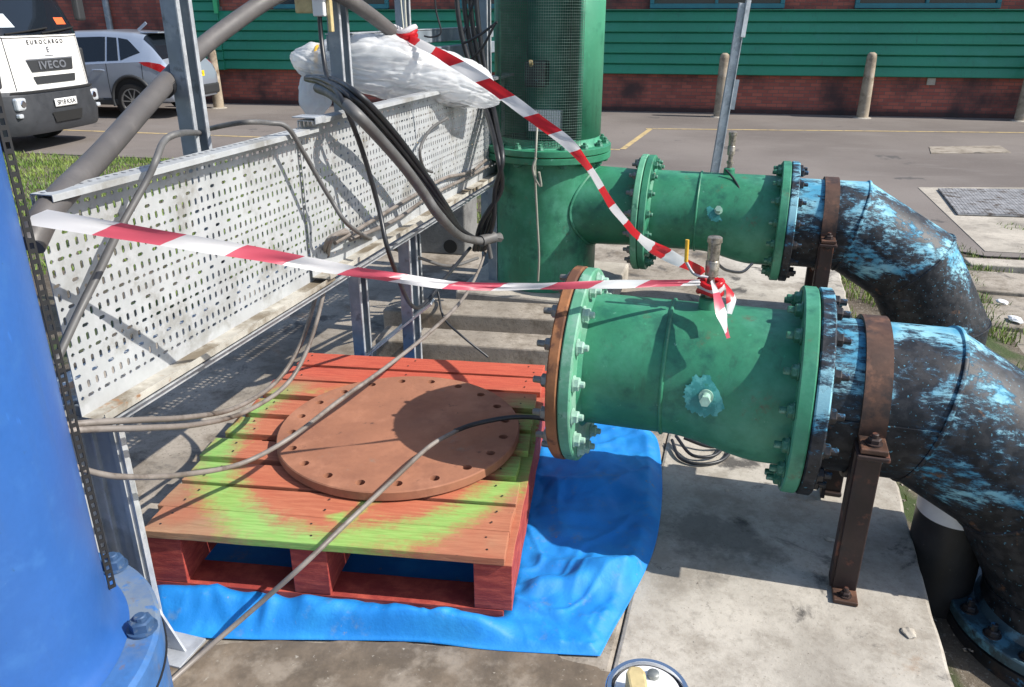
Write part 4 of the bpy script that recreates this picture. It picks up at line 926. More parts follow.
# ------------------------------------------------------------------ painted pallet
PZ = .018
L_, R_, T_, B_ = Wz(271, 447, .236), Wz(520, 424, .236), Wz(432, 375, .236), Wz(380, 479, .236)
pcn = (L_+R_)/2 + Vector((-.004, .055, 0)); PRD = ((R_-L_).length/2 + (T_-B_).length/2)/2*1.03; print('PLATE', pcn-pcen, PRD, 'PALLET', PW, PD, math.degrees(PA))
PLC = ((pcn-pcen).dot(ex), (pcn-pcen).dot(ey))
print('PLC', PLC)
nb_ = 9
def pallet_mat():
    n = N('sprayed_pallet_wood'); X = n.xyz(n.co.outputs['Generated'])
    tc_ = n.new('ShaderNodeTexCoord'); geo = n.new('ShaderNodeNewGeometry')
    vt = n.new('ShaderNodeVectorTransform', vector_type='POINT', convert_from='WORLD', convert_to='OBJECT')
    pos = n.xyz(n.co.outputs['Object']); x, y, z = pos[0], pos[1], pos[2]
    bd = n.math('FLOOR', n.math('MULTIPLY', n.math('ADD', y, PD/2), nb_/PD))                                    # which board
    sh = n.new('ShaderNodeCombineXYZ'); n.set(sh.inputs[0], n.math('MULTIPLY', bd, 3.7)); n.set(sh.inputs[2], n.math('MULTIPLY', bd, 1.9))
    va = n.new('ShaderNodeVectorMath', operation='ADD'); n.set(va.inputs[0], n.pos(scale=(1.1, 13, 13))); n.set(va.inputs[1], sh.outputs[0])
    grain = n.noise(8, va.outputs[0], 9., .68, .6); fine = n.noise(26, va.outputs[0], 6., .7)
    wn = n.new('ShaderNodeTexWhiteNoise', noise_dimensions='1D'); n.set(wn.inputs['W'], bd)
    wood = n.mix(n.ramp(grain, .25, .75), (.22, .130, .070), (.40, .265, .150))
    wood = n.mix(n.math('MULTIPLY', wn.outputs[0], .4), wood, (.27, .16, .10))
    wood = n.mix(n.ramp(n.noise(3.5, detail=7.), .45, .68), wood, (.30, .125, .07))
    wob = n.math('MULTIPLY', n.math('SUBTRACT', n.noise(2.6, detail=3.), .5), .16); spk = n.math('MULTIPLY', n.math('SUBTRACT', n.noise(30, detail=7., rough=.8), .5), .13)
    gsp = n.math('MULTIPLY', n.math('SUBTRACT', grain, .5), .10)
    dx = n.math('SUBTRACT', x, PLC[0]-.055); dy = n.math('SUBTRACT', y, PLC[1])
    d = n.math('SQRT', n.math('ADD', n.math('MULTIPLY', dx, dx), n.math('MULTIPLY', n.math('MULTIPLY', dy, dy), .72))); d = n.math('ADD', d, n.math('ADD', n.math('ADD', wob, spk), gsp))
    def band(c, w_, soft): return n.math('SUBTRACT', 1., n.ramp(n.math('ABSOLUTE', n.math('SUBTRACT', d, c)), max(0, w_-soft), w_+soft))
    red = n.mix(n.ramp(grain, .25, .75), (.36, .048, .028), (.52, .10, .052))
    orange = n.mix(n.ramp(grain, .25, .75), (.35, .080, .040), (.48, .145, .072))
    green = n.mix(n.ramp(n.noise(11, va.outputs[0], 5.), .3, .7), (.14, .40, .07), (.24, .54, .12))
    c = n.mix(n.math('MULTIPLY', n.ramp(n.noise(2.2, detail=5.), .40, .60), .6), wood, orange)
    fr_ = n.math('SUBTRACT', 1., n.ramp(n.math('ADD', y, n.math('MULTIPLY', wob, .8)), .10, .38))               # green was sprayed on the near half
    c = n.mix(n.math('MULTIPLY', n.math('SUBTRACT', 1., n.ramp(d, .39, .47)), .85), c, orange)
    c = n.mix(n.math('MULTIPLY', band(.485, .016, .065), n.math('MULTIPLY', fr_, .75)), c, green)
    c = n.mix(n.math('MULTIPLY', n.ramp(n.noise(5, n.pos(loc=(3, 5, 0)), 4.), .58, .66), n.math('MULTIPLY', n.math('SUBTRACT', 1., n.ramp(d, .40, .44)), n.math('MULTIPLY', fr_, .7))), c, green)
    back = n.ramp(n.math('ADD', y, n.math('MULTIPLY', wob, 1.2)), .22, .42); c = n.mix(n.math('MULTIPLY', back, .92), c, red)
    edge = n.math('ADD', n.math('ABSOLUTE', x), n.math('MULTIPLY', spk, 1.4))
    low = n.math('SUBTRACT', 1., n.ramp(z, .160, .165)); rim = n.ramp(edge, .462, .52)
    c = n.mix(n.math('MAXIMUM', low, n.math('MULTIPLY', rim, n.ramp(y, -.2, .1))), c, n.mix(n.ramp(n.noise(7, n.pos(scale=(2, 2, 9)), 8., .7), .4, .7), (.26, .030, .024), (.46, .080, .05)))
    c = n.mix(n.math('MULTIPLY', n.ramp(fine, .60, .72), .4), c, (.07, .04, .028))
    c = n.mix(n.ramp(n.noise(30, n.pos(scale=(1, 3, 3)), 6., .75), .66, .73), c, (.08, .045, .03))
    return n.out(c, .8, 0, n.math('ADD', grain, n.math('MULTIPLY', fine, .6)), .45, .005)
M['pallet'] = pallet_mat()
pt_ = empty('wooden_pallet', (pcen.x, pcen.y, PZ), PA); tag(pt_, 'wooden pallet sprayed red and green lying on the blue tarpaulin', 'pallet')
nb = 9; gaps = [.006, .016, .030, .034, .030, .034, .022, .018]; bw = (PD-sum(gaps))/nb; y0s = [-PD/2+i*bw+sum(gaps[:i]) for i in range(nb)]
pr_ = random.Random(5)
def plank(name, c, s, skew=0.):
    m = Matrix.Rotation(skew, 3, 'Z'); g = MB(); nx_ = 14 if s[0] > s[1] else 2; ny_ = 14 if s[1] > s[0] else 2
    vs = []
    for zz in (-s[2]/2, s[2]/2):
        for j in range(ny_+1):
            for i in range(nx_+1):
                v = Vector((-s[0]/2+s[0]*i/nx_, -s[1]/2+s[1]*j/ny_, zz))
                if s[0] > s[1] and j in (0, ny_): v.y += .0025*noise.noise((v.x*9+c[1]*40, c[1]*9, j))
                if i in (0, nx_): v.x += .006*noise.noise((v.y*30, c[1]*13, i))
                vs.append(Vector(c) + m @ v)
    n = (nx_+1)*(ny_+1); W_ = nx_+1; fs = []
    for j in range(ny_):
        for i in range(nx_): k = j*W_+i; fs += [(k, k+W_, k+W_+1, k+1), (n+k, n+k+1, n+k+W_+1, n+k+W_)]
    for i in range(nx_): fs += [(i, i+1, n+i+1, n+i), (ny_*W_+i, n+ny_*W_+i, n+ny_*W_+i+1, ny_*W_+i+1)]
    for j in range(ny_): a, b = j*W_, (j+1)*W_; fs += [(a, n+a, n+b, b), (a+nx_, b+nx_, n+b+nx_, n+a+nx_)]
    g.faces(vs, fs); return g.build(name, M['pallet'], pt_, bevel=.002)
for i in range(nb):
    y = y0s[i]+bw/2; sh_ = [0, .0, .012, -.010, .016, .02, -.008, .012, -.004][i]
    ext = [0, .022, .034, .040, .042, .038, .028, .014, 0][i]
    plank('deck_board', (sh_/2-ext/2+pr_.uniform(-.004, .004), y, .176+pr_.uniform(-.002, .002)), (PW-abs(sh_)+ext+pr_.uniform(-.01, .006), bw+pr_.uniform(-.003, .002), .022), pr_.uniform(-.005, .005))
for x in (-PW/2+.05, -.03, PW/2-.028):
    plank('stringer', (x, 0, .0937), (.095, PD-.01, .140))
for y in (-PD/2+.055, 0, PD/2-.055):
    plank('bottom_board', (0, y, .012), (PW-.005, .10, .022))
# nail heads
g = MB()
for i in range(nb):
    for x in (-PW/2+.05, -.03, PW/2-.05):
        for k in (-.025, .025):
            g.lathe([(.1885, .0035), (.1895, .0028)], 'z', 8, (x+pr_.uniform(-.015, .015), y0s[i]+bw/2+k, 0))
no = g.build('nails', M['dark_leg'], pt_); no['kind'] = 'stuff'
# ------------------------------------------------------------------ blanking plate
bm = MB(); bm.lathe([(0, PRD-.003), (.003, PRD), (.027, PRD), (.030, PRD-.003)], 'z', 120)
disc_o = bm.build('blanking_plate', worn('rust_brown_plate', (.295, .125, .070), .82, 0, .12, 3, [((.23, .095, .055), 5, .56, .12), ((.35, .155, .09), 7, .60, .10), ((.10, .045, .03), 16, .66, .06, .75), ((.22, .17, .13), 5, .67, .07, .8), ((.07, .035, .025), 60, .70, .03)], .5))
cut = MB()
for k in range(20):
    a = 2*math.pi*(k+.35)/20; cut.lathe([(-.05, .014), (.08, .014)], 'z', 18, ((PRD-.043)*math.cos(a), (PRD-.043)*math.sin(a), 0))
co_ = cut.build('cutter', M['void']); md = disc_o.modifiers.new('b', 'BOOLEAN'); md.object = co_; md.operation = 'DIFFERENCE'; md.solver = 'EXACT'
me = bpy.data.meshes.new_from_object(disc_o.evaluated_get(bpy.context.evaluated_depsgraph_get())); disc_o.modifiers.clear(); disc_o.data = me; bpy.data.objects.remove(co_)
for p in me.polygons: p.use_smooth = True
me.set_sharp_from_angle(angle=R(35))
disc_o.location = (pcn.x, pcn.y, PZ+.1903); tag(disc_o, 'round rust brown steel plate with a ring of bolt holes on the pallet', 'steel plate')

# ------------------------------------------------------------------ barrier tape
def tape(name, pts, widths, label, twist, step, first=0, shear=.35, grp=None, mats=('white_tape', 'red_tape')):
    P = spline([Vector(p) for p in pts], 14); n = len(P); g = MB(); s_ = 0.; prev = None; acc = [0.]
    for a, b in zip(P, P[1:]): acc.append(acc[-1]+(b-a).length)
    def at(d):
        d = max(0, min(acc[-1], d)); i = max(0, min(n-2, np.searchsorted(acc, d)-1)); k = (d-acc[i])/max(1e-6, acc[i+1]-acc[i])
        c = P[i].lerp(P[i+1], k); t = (P[i+1]-P[i]).normalized(); q = d/acc[-1]
        wd = float(np.interp(q, np.linspace(0, 1, len(widths)), widths)); tw = float(np.interp(q, np.linspace(0, 1, len(twist)), twist))
        up = Vector((0, 0, 1)); sd = t.cross(up).normalized(); up = sd.cross(t).normalized(); v = up*math.cos(R(tw)) + sd*math.sin(R(tw))
        return c, v*wd/2, sd
    K = int(acc[-1]/step)+1; sub = 6
    for k in range(K):
        for m in range(sub):
            a0, a1 = (k+m/sub)*step, (k+(m+1)/sub)*step; sh = shear*step
            rows = []
            for j in range(5):
                f = j/4-.5
                out = []
                for aa in (a0, a1):
                    c, v, sd = at(aa+f*sh); out.append(c+v*2*f + sd*.010*noise.noise((aa*7, f*2.5, 1)))
                rows.append(out)
            for j in range(4): g.faces([rows[j][0], rows[j][1], rows[j+1][1], rows[j+1][0]], [(0, 1, 2, 3)], (k+first) % 2)
    bmesh.ops.remove_doubles(g.bm, verts=g.bm.verts[:], dist=.0004)
    o = g.build(name, [M[k_] for k_ in mats], recenter=True, smooth=60); tag(o, label, 'barrier tape', grp); return o
vt = site(FP[0]+.395, FP[1], FP[2]+.30)
tape('barrier_tape', [Wy(31, 216, 1.36), Wy(150, 236, 1.52), Wy(270, 256, 1.68), Wy(370, 274, 1.81), Wy(470, 286, 1.91), Wy(590, 285, 2.0), Wy(700, 282, 2.08)], [.033, .032, .030, .028, .020, .020, .021, .016], 'lower strip of red and white barrier tape from the blue tank to the valve', [12, 8, -10, 18, -35, 20, -20, -10], .132, 0, mats=('white_tape', 'pink_tape'))
tape('barrier_tape', [Wy(404, 36, 3.36), Wy(440, 54, 3.16), Wy(490, 85, 3.14), Wy(540, 122, 3.08), Wy(580, 155, 2.98), Wy(612, 205, 2.72), Wy(640, 238, 2.5), Wy(668, 255, 2.28), Wy(704, 272, 2.08)], [.025, .042, .044, .046, .046, .044, .042, .038, .025], 'upper strip of red and white barrier tape from the frame post to the valve', [-20, 15, 0, -10, 10, 0, 20, -20, 0], .112, 1)
tape('barrier_tape', [Wy(712, 280, 2.05), Wy(717, 295, 1.99), Wy(722, 314, 1.945), Wy(729, 338, 1.915)], [.012, .030, .034, .014], 'longer loose tail of barrier tape hanging from the knot on the front valve', [70, 60, 85, 60], .055, 0, mats=('white_tape', 'pink_tape'))
tape('barrier_tape', [Wy(714, 278, 2.06), Wy(724, 282, 2.03), Wy(731, 296, 2.0), Wy(730, 314, 1.97)], [.012, .028, .030, .012], 'shorter red loop of barrier tape hanging beside the knot on the front valve', [30, 60, 80, 70], .09, 1)
g = MB()
for k in range(3):
    ring = [Vector((.030*math.cos(a), .030*math.sin(a), .05+.012*k+.006*math.sin(2*a+k))) for a in np.linspace(0, 2*math.pi, 25)]
    g.mi = k % 2; g.tube(ring, .009, 6, raw=True)
o = g.build('tape_knot', [M['red_tape'], M['white_tape']], loc=site(FP[0]+.395, FP[1], FP[2]+.215), smooth=60); tag(o, 'knot of barrier tape wound around the front valve', 'barrier tape')
g = MB()
for k in range(3):
    ring = [Vector((.045*math.cos(a), .05*math.sin(a), .012*k+.010*math.sin(2*a+k))) for a in np.linspace(0, 2*math.pi, 25)]
    g.mi = 0 if k < 2 else 1; g.tube(ring, .011, 6, raw=True)
g.mi = 1; g.tube([Vector((0, -.04, 0)), Vector((.02, -.05, -.05)), Vector((.03, -.05, -.09))], .010, 6)
o = g.build('tape_knot', [M['red_tape'], M['white_tape']], loc=Wy(404, 36, 3.38), smooth=60); tag(o, 'red knot of barrier tape tied high by the frame post', 'barrier tape')
g = MB().tube([Wy(398, -60, 3.52), Wy(400, -10, 3.45), Wy(404, 34, 3.38)], .004, 6); g.tube([Wy(405, -60, 3.52), Wy(405, 0, 3.45), Wy(407, 34, 3.38)], .004, 6)
tag(g.build('cord', M['cable_pale'], recenter=True, smooth=60), 'pale cord hanging from above to the upper tape knot', 'cord')

# ------------------------------------------------------------------ plastic sheet over the tray
def s2_(th): return math.sin(th)
def plastic():
    n = N('clear_polythene')
    n.out((.88, .89, .90), .16); b = n.b; b.inputs['Transmission Weight'].default_value = 0.
    tr = n.new('ShaderNodeBsdfTranslucent'); tr.inputs[0].default_value = (.93, .94, .95, 1); tp = n.new('ShaderNodeBsdfTransparent')
    m1 = n.new('ShaderNodeMixShader'); m1.inputs[0].default_value = .5; n.t.links.new(b.outputs[0], m1.inputs[1]); n.t.links.new(tr.outputs[0], m1.inputs[2])
    m2 = n.new('ShaderNodeMixShader'); n.set(m2.inputs[0], n.lin(n.noise(7, detail=5.), .3, .7, .08, .40)); n.t.links.new(m1.outputs[0], m2.inputs[1]); n.t.links.new(tp.outputs[0], m2.inputs[2])
    n.t.links.new(m2.outputs[0], n.t.nodes['Material Output'].inputs[0])
    bn = n.new('ShaderNodeBump'); bn.inputs['Strength'].default_value = .75; bn.inputs['Distance'].default_value = .02; n.set(bn.inputs['Height'], n.math('ADD', n.math('ABSOLUTE', n.math('SUBTRACT', n.noise(5, n.pos(scale=(.55, .55, 2.4), rot=(0, R(12), R(30))), 4., .5, 1.), .5)), n.math('MULTIPLY', n.noise(20, n.pos(scale=(.5, .5, 1.6), rot=(0, R(-20), R(30))), 4., .5, .8), .35))); n.t.links.new(bn.outputs[0], b.inputs['Normal']); n.t.links.new(bn.outputs[0], tr.inputs['Normal'])
    ax = [Wy(299, 56, 3.42), Wy(312, 62, 3.36), Wy(335, 66, 3.32), Wy(365, 66, 3.3), Wy(400, 71, 3.36), Wy(440, 80, 3.5), Wy(470, 90, 3.62), Wy(493, 97, 3.72)]
    rv = [.03, .075, .105, .13, .135, .122, .10, .05]; rh = [.04, .07, .11, .13, .15, .15, .12, .06]
    P = spline(ax, 26); K = 150; g = MB(); vs = []; n_ = len(P)
    for i, c in enumerate(P):
        q = i/(n_-1); a = float(np.interp(q, np.linspace(0, 1, 8), rv)); h = float(np.interp(q, np.linspace(0, 1, 8), rh)); t = (P[min(i+1, n_-1)]-P[max(i-1, 0)]).normalized(); sd = t.cross(Vector((0, 0, 1))).normalized(); up = sd.cross(t)
        tie = 1-.16*math.exp(-((q-.20)/.03)**2)
        for k in range(K):
            th = 2*math.pi*k/K; cr = abs(noise.noise((q*6+.8*math.sin(th), th*2.2, 3))); f = 1 + .22*noise.noise((q*4, math.cos(th)*1.2, math.sin(th)*1.2)) - .09*(max(0, .14-abs(noise.noise((q*2.2+th*.5, th*1.6+q*2.5, 3))))/.14)**1.5 - .05*(max(0, .12-abs(noise.noise((q*3.5, th*3.2, 13))))/.12) + .03*noise.noise((q*7+th*1.5, math.cos(th)*5, math.sin(th)*5))
            s2 = math.sin(th); fl = 1 if s2 > 0 else .85
            pt = c + sd*math.cos(th)*h + up*s2_(th)*a; pw = Vector((pt.x*6+pt.z*2.5, pt.y*6, pt.z*11)) + noise.noise_vector(pt*7)*.35
            dv = noise.voronoi(pw)[0]; f -= .085*max(0, 1-(dv[1]-dv[0])/.30)**1.4; dv = noise.voronoi(pw*2.3+Vector((3, 1, 7)))[0]; f -= .022*max(0, 1-(dv[1]-dv[0])/.25)
            f += .05
            vs.append(c + sd*math.cos(th)*h*f*tie + up*s2*a*f*tie*fl)
    g.faces(vs, [(i*K+k, i*K+(k+1) % K, (i+1)*K+(k+1) % K, (i+1)*K+k) for i in range(n_-1) for k in range(K)] + [tuple(range(K)), tuple((n_-1)*K+k for k in range(K))])
    o = g.build('plastic_sheet', n.m, recenter=True, smooth=180); tag(o, 'milky plastic sheeting wrapped in a long bundle over the cable tray', 'plastic sheeting')
    MB().tube([p + Vector((.02*math.sin(i_*2.1), 0, -.02)) for i_, p in enumerate(ax[1:-1])], .055, 14, radii=None).build('wrapped_fitting', M['galv_grey'], o, smooth=60).location = -o.location
    # hanging flap at the tied end
    g = MB(); ca = Wy(313, 92, 3.36)
    g.grid(lambda a, b: ca + Vector((.050*math.cos(a*6.283)*max(0, math.sin(b*3.14159))**.6*(1+.6*noise.noise((math.cos(a*6.283)*2.2, math.sin(a*6.283)*2.2, b*4))), .05*math.sin(a*6.283)*max(0, math.sin(b*3.14159))**.6*(1+.3*noise.noise((math.cos(a*6.283)*2, math.sin(a*6.283)*2, b*4+3))), (.075+.02*math.sin(a*12.6))*math.cos(b*3.1416)-.01)), 40, 24)
    g.build('flap', n.m, o, smooth=180).location = -o.location
    tt = MB()
    ring = []
    i = int(.20*(n_-1)); c = P[i]
    for k in range(25): th = 2*math.pi*k/24; ring.append(c + Vector((0, .068*math.cos(th), .066*math.sin(th))))
    tt.tube(ring, .008, 6, raw=True); tt.tube([ring[0], ring[0]+Vector((-.05, -.03, -.03)), ring[0]+Vector((-.09, -.05, -.02))], .007, 6)
    tt.build('yellow_tie', M['yellow'], o, smooth=60).location = -o.location
plastic()

# ------------------------------------------------------------------ hoses and cables
def cable(name, pts, r, mat, label, cat='cable', group=None, extra=(), sub=7, seg=10):
    g = MB(); g.tube(pts, r, seg, sub=sub)
    for e in extra: g.tube(e, r, seg, sub=sub)
    return tag(g.build(name, M[mat], recenter=True, smooth=60), label, cat, group)
def rings_hose(pts, r): 
    P = spline([Vector(p) for p in pts], 14); return P
cable('grey_hose', [Wy(30, 245, 1.42), Wy(52, 206, 1.50), Wy(100, 156, 1.78), Wy(150, 100, 2.1), Wy(192, 56, 2.42), Wy(235, 22, 2.62), Wy(275, -4, 2.78), Wy(312, -16, 2.9), Wy(345, -2, 3.05), Wy(380, 22, 3.25), Wy(410, 48, 3.5), Wy(440, 75, 3.7)], .026, 'conduit', 'thick grey hose arching up from the tray past the frame posts', 'hose', sub=8, seg=16)
g = MB(); P1, P2 = Wy(163, 88, 2.2), Wy(178, 73, 2.32); g.cyl(P1, P2, .029, 16); tag(g.build('hose_collar', M['black_rubber'], recenter=True, smooth=40), 'dark rubber collar on the grey hose behind the first post', 'collar')
cable('grey_conduit', [Wy(200, 133, 2.3), Wt(182, 133, .05), Wt(165, 140, .07), Wt(156, 160, .09), Wt(146, 182, .08), Wt(122, 225, .07), Wt(98, 275, .06), Wt(78, 315, .06), Wt(55, 365, .06)], .0075, 'cable_grey', 'grey conduit bending over the tray top and down its face', 'conduit', extra=[[Wt(140, 192, .05), Wt(112, 243, .05), Wt(84, 300, .045), Wt(58, 355, .045)]])
cable('cable', [Wy(195, 132, 2.6), Wt(238, 123, .0), Wt(270, 123, .03), Wt(288, 128, .06), Wt(305, 155, .07), Wt(330, 198, .09), Wt(352, 228, .12), Wy(385, 245, 3.1), Wy(420, 258, 3.3), Wy(450, 266, 3.5), Wy(478, 258, 3.7)], .007, 'cable_grey', 'grey cable looping over the tray top then sagging towards the upright pipe')
cable('cable', [Wy(319, 10, 2.98), Wy(322, 45, 2.96), Wy(328, 80, 2.85), Wt(342, 100, .09), Wt(362, 150, .12), Wt(378, 205, .14), Wt(391, 259, .18), Wy(416, 308, 2.95), Wy(446, 277, 3.3), Wy(470, 248, 3.7)], .008, 'cable_black', 'thin black cable dropping from the electrical box in a deep loop')
b0 = [Wy(306, 79, 3.15), Wy(324, 84, 2.9), Wt(350, 102, .10), Wt(385, 138, .12), Wt(420, 180, .13), Wt(444, 210, .16), Wy(462, 230, 3.55), Wy(484, 243, 3.76)]
for k in range(4):
    oz, ox, r = [(0, 0, .0095), (.016, .014, .009), (.030, .026, .009), (.020, -.008, .007)][k]
    cable('bundle_cable', [p + (E1*ox + Vector((0, 0, oz)))*math.sin(min(1, i/6)*math.pi*.9+.25) for i, p in enumerate(b0)], r, 'cable_black', ['lowest of the thick black cables swooping from the plastic bundle', 'middle of the thick black cables swooping from the plastic bundle', 'uppermost of the thick black cables swooping from the plastic bundle', 'thinner black cable tucked behind the thick ones swooping from the plastic'][k], 'cable', 'thick cables swooping from the plastic bundle')
cable('grey_hose', [Wy(318, 88, 3.0), Wy(332, 94, 2.8), Wt(352, 110, .14), Wt(378, 137, .17), Wt(404, 167, .18), Wt(424, 194, .19), Wt(441, 218, .21), Wy(462, 237, 3.5), Wy(486, 241, 3.72), Wy(500, 236, 3.8)], .018, 'cable_grey', 'short grey hose ending in a coupling beside the upright green pipe', 'hose', seg=14)
g = MB(); g.cyl(Wy(481, 241, 3.69), Wy(494, 237, 3.75), .027, 16); g.cyl(Wy(494, 237, 3.75), Wy(500, 238, 3.79), .022, 6); g.cyl(Wy(488, 243, 3.71), Wy(491, 258, 3.72), .011, 10); tag(g.build('hose_coupling', M['cable_grey'], recenter=True, smooth=40), 'dull grey coupling at the end of the short grey hose', 'coupling')
for k, (du, Y) in enumerate([(0, 4.05), (6, 4.1), (-7, 4.0), (12, 4.0)]):
    cable('riser_cable', [Wy(462+du, -30, Y), Wy(466+du, 20, Y), Wy(474+du*.8, 60, Y), Wy(486+du*.5, 100, Y-.05), Wy(494+du*.3, 130, Y-.25), Wy(500+du*.2, 160, Y-.42), Wy(499-du*.3, 190, Y-.35), Wy(486+du*.6, 222, Y-.3), Wy(478+du*.5, 250, Y-.2)], .012, 'cable_black', ['black riser cable running straight in the middle of its bundle', 'black riser cable just to the pipe side of its bundle', 'black riser cable on the tray side of its bundle', 'black riser cable nearest the upright green pipe'][k], 'cable', 'black cables rising beside the upright pipe')
cable('cable', [Wy(497, 22, 3.9), Wy(478, 36, 3.95), Wy(462, 42, 4.0), Wy(468, 20, 4.05), Wy(474, 0, 4.05), Wy(478, -20, 4.05)], .006, 'cable_black', 'thin black cable looping among the risers above the tape')
cable('cable', [Wy(495, 24, 3.9), Wy(482, 48, 3.95), Wy(468, 62, 4.0), Wy(460, 70, 4.05)], .006, 'cable_black', 'thin black cable crossing the risers from the upright pipe')
cable('cable', [Wy(434, -20, 3.8), Wy(436, 10, 3.8), Wy(441, 32, 3.8), Wy(432, 37, 3.8), Wy(424, 36, 3.8)], .004, 'cable_black', 'thin dark wire hanging to the horizontal rail')
cable('cable', [Wt(447, 118, .05), Wt(430, 130, .05), Wt(420, 150, .06), Wt(424, 168, .05), Wt(432, 172, .04)], .006, 'cable_grey', 'thin grey cable curled on the tray face below the plastic')
cable('cable', [Wt(486, 160, .03), Wt(470, 172, .035), Wt(445, 178, .03), Wt(420, 192, .03), Wt(380, 216, .035), Wt(335, 243, .035)], .007, 'cable_brown', 'brownish cable lying along the tray ledge', extra=[[Wt(490, 165, .035), Wt(462, 180, .04), Wt(430, 196, .035), Wt(395, 220, .04), Wt(350, 240, .04)]])
cable('cable', [Wt(345, 230, .03), Wt(328, 240, .06), Wy(322, 262, 2.55), Wy(316, 295, 2.5), Wy(300, 345, 2.42), Wy(275, 383, 2.3), Wy(235, 408, 2.08), Wy(190, 417, 1.78), Wy(140, 420, 1.52), Wy(100, 422, 1.43), Wy(66, 425, 1.38)], .0070, 'cable_brown', 'upper of two grey brown cables curving from the tray to the tank', group='paired cables from the tray to the tank')
cable('cable', [Wt(348, 232, .03), Wt(332, 238, .07), Wy(327, 262, 2.52), Wy(322, 300, 2.47), Wy(307, 350, 2.38), Wy(285, 386, 2.27), Wy(245, 412, 2.06), Wy(200, 424, 1.76), Wy(145, 428, 1.51), Wy(100, 429, 1.42), Wy(66, 431, 1.37)], .0070, 'cable_brown', 'lower of two grey brown cables curving from the tray to the tank', group='paired cables from the tray to the tank')
cable('cable', [Wy(66, 464, 1.36), Wy(100, 474, 1.40), Wy(130, 477, 1.46), Wy(180, 475, 1.62), Wz(240, 464, .33), Wz(290, 438, .35), Wz(340, 400, .36), Wz(385, 368, .37), Wz(430, 332, .38), Wz(462, 300, .38), Wy(478, 272, 3.6), Wy(486, 250, 3.75)], .0068, 'cable_brown', 'single grey brown cable crossing above the pallet to the upright pipe')
cable('cable', [Wz(150, 700, .012), Wz(200, 655, .03), Wz(250, 612, .10), Wz(302, 566, .22), Wz(350, 520, .265), Wz(395, 478, .28), Wz(430, 446, .29), Wz(458, 430, .295)], .0066, 'cable_brown', 'grey cable rising from the near ground across the pallet front')
cable('cable', [Wz(455, 431, .295), Wz(475, 424, .295), Wz(505, 418, .30), Wz(530, 417, .31), Wz(552, 420, .32)], .0075, 'cable_black', 'short black cable sleeve running over the rust plate to the flange')
cable('cable', [Wz(672, 440, .02), Wz(680, 458, .01), Wz(700, 464, .01), Wz(722, 460, .01), Wz(730, 448, .012), Wz(706, 446, .02), Wz(684, 438, .03)], .006, 'cable_black', 'thin black cable coiled on the slab under the front green pipe', extra=[[Wz(676, 436, .03), Wz(692, 455, .018), Wz(715, 455, .015), Wz(728, 440, .015)]])
cable('cable', [Wy(438, 292, 3.2), Wy(444, 318, 3.15), Wy(462, 336, 3.1), Wy(488, 357, 3.08)], .005, 'cable_black', 'thin black wire hanging over the concrete beams')
cable('cable', [Wy(745, 205, 3.8), Wy(740, 190, 3.8), Wy(733, 178, 3.86), Wy(726, 170, 3.9)], .005, 'cable_black', 'thin black wire running down from the rear valve')
cable('cable', [Wy(716, 262, 2.2), Wy(726, 270, 2.3), Wy(742, 272, 2.4), Wy(752, 264, 2.5)], .0045, 'cable_black', 'thin black wire looping behind the front valve')

# ------------------------------------------------------------------ leaning strut behind the rear pipe
st = empty('steel_strut', Wz(707, 215, -.2), 0); tag(st, 'leaning galvanised steel strut standing behind the rear green pipe', 'strut')
b0_ = Vector((0, 0, 0)); top = Wy(743, 3, st.location.y+.10) - st.location; d_ = top
g = MB(); g.bar(b0_, d_, .070, .012, (0, -1, 0)); o = g.build('channel', M['galv'], st)
MB().bar(b0_+Vector((.034, -.018, 0)), d_+Vector((.034, -.018, 0)), .006, .03, (0, -1, 0)).build('channel_lip', M['galv'], st)
MB().bar(b0_+Vector((-.034, -.018, 0)), d_+Vector((-.034, -.018, 0)), .006, .03, (0, -1, 0)).build('channel_lip', M['galv_grey'], st)
e = d_.normalized(); L_s = d_.length
MB().bar(e*(L_s-.26)+Vector((.035, -.02, 0)), e*(L_s+.02)+Vector((.035, -.02, 0)), .035, .05, (0, -1, 0)).build('end_bracket', M['galv'], st)
MB().bar(e*(L_s*.52)+Vector((.05, -.01, 0)), e*(L_s*.52+.24)+Vector((.05, -.01, 0)), .045, .03, (0, -1, 0)).build('side_bracket', M['galv_grey'], st)
# ------------------------------------------------------------------ black and white post behind the front elbow
pp = Wz(940, 597, -.21); pp.x += .01
pp.x -= .035
wt = empty('marker_post', (pp.x, pp.y, -.215), 0); tag(wt, 'stubby black round post with a white top behind the front elbow', 'post')
MB().lathe([(0, .098), (.318, .098)], 'z', 40).build('post_body', worn('black_post_paint', (.022, .021, .022), .5, 0, .3, 8, [((.10, .09, .08), 60, .69, .04)], .1), wt, smooth=50)
MB().lathe([(.318, .0985), (.52, .0985), (.53, .09)], 'z', 40).build('white_band', M['white_plastic'], wt, smooth=50)
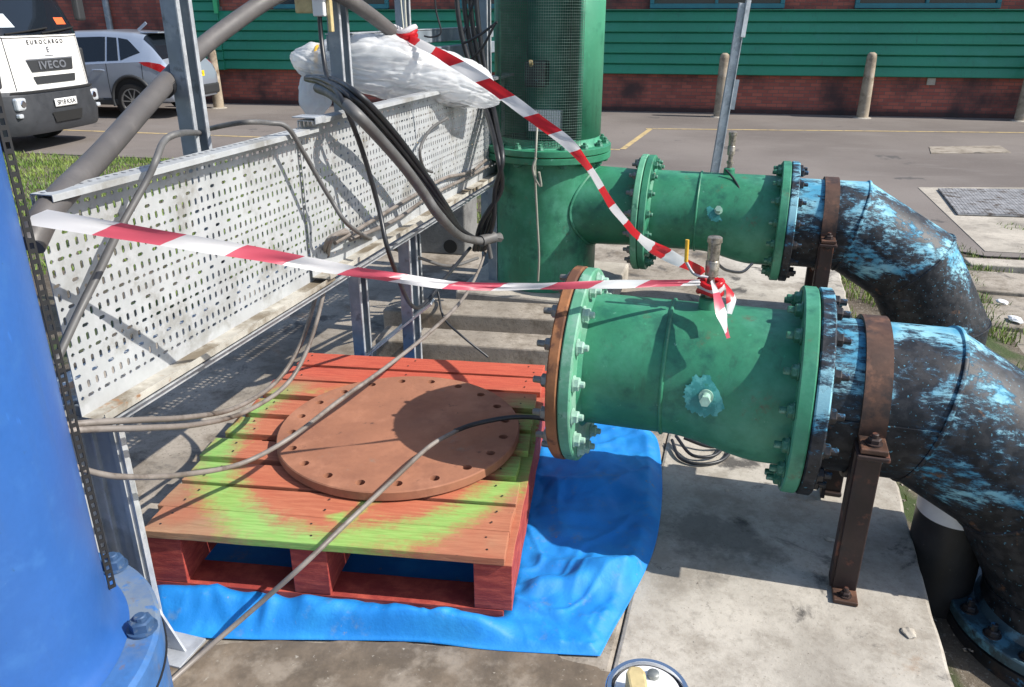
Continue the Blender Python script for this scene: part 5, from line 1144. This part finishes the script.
# ------------------------------------------------------------------ gauge in the near foreground
gp = Vector((.198, .884, .0)); gt = empty('pressure_gauge', gp, 0); tag(gt, 'chrome rimmed round valve head with a cream handle at the bottom edge', 'valve')
zg = .53
MB().lathe([(0, .05), (.02, .05), (.02, .022), (zg-.05, .022), (zg-.04, .03)], 'z', 24).build('stem', M['galv_grey'], gt, smooth=40)
MB().lathe([(zg-.045, .052), (zg-.03, .060), (zg+.006, .0615), (zg+.010, .059), (zg+.010, .053), (zg+.002, .0515)], 'z', 64).build('rim', M['chrome'], gt, smooth=40)
MB().lathe([(zg-.01, .0525), (zg+.003, .0525)], 'z', 48).build('seal', M['black_rubber'], gt)
MB().lathe([(zg+.002, .0495), (zg+.007, .047)], 'z', 48).build('face', M['white_plastic'], gt, smooth=40)
g = MB(); g.prism([(-.012, -.06), (.012, -.06), (.014, .015), (.008, .026), (-.008, .026), (-.014, .015)], (zg+.012, zg+.045), 'z'); ho = g.build('handle', M['cream'], gt, bevel=.004); ho.location = (-.020, -.017, 0)
MB().lathe([(zg+.006, .009), (zg+.014, .009), (zg+.016, .006)], 'z', 12, (.012, .026, 0)).build('screw', M['steel_bolt'], gt, smooth=40)

g = MB(); ed = []  # brown sheet for dirt, also painted in place of a shadow cast across here
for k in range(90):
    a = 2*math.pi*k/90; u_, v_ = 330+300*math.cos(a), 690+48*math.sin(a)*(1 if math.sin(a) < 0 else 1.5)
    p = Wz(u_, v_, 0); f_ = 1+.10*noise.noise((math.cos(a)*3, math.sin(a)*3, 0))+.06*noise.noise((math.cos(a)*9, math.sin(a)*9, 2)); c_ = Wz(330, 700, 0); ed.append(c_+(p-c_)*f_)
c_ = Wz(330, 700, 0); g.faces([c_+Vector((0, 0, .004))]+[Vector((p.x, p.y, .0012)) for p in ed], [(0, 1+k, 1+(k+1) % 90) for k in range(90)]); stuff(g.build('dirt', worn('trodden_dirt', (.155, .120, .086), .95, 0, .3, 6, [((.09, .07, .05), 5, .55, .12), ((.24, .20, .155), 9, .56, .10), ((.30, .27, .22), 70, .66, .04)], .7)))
# ------------------------------------------------------------------ litter chips on the ground
rc = random.Random(11)
for k, (u, v, z, sz, lab) in enumerate([(909, 633, 0, .016, 'pale stone chip on the slab near the lower elbow flange'), (727, 490, 0, .007, 'tiny pale crumb in the shadow of the front pipe'), (830, 540, 0, .010, 'pale crumb beside the front pipe support'), (1003, 297, -.3, .035, 'white chip on the paving beside the rear elbow, farther of two'), (1017, 315, -.3, .04, 'white chip on the paving beside the rear elbow, nearer of two')]):
    g = MB(); bmesh.ops.create_icosphere(g.bm, subdivisions=2, radius=sz)
    for v_ in g.bm.verts: v_.co *= 1+.5*noise.noise(v_.co*(1.4/sz)+Vector((k, 0, 0))); v_.co.z *= .35; v_.co.x *= 1.4
    p = Wz(u, v, z); zz = 0 if z == 0 else gz(p.x, p.y)+.055
    tag(g.build('stone_chip', M['conc_kerb'] if z == 0 else M['white_plastic'], loc=(p.x, p.y, zz+sz*.2), rz=rc.random()*3), lab, 'stone chip')
g = MB(); r_ = random.Random(21)
for _ in range(420):
    if r_.random() < .6: p = site(PR+r_.uniform(.0, .16), r_.uniform(1.2, 4.6)); zz = gz(p.x, p.y)
    else: p = site(r_.uniform(-2.2, PR-.05), r_.uniform(.7, 4.7)); zz = 0
    s_ = r_.uniform(.0015, .005) if zz == 0 else r_.uniform(.003, .010)
    m = Matrix.Translation((p.x, p.y, zz)); vs = [Vector((r_.uniform(-1, 1), r_.uniform(-1, 1), r_.uniform(0, .8)))*s_ + Vector((p.x, p.y, zz)) for _ in range(5)]
    g.faces(vs, [(0, 1, 2), (0, 2, 3), (1, 2, 4), (0, 1, 3), (2, 3, 4)])
stuff(g.build('gravel', M['conc_old']))

# ------------------------------------------------------------------ whole site to metres
for o in C.objects:
    if o.parent is None and o.type in ('MESH', 'EMPTY'):
        o.location = o.location*SC; o.scale = o.scale*SC
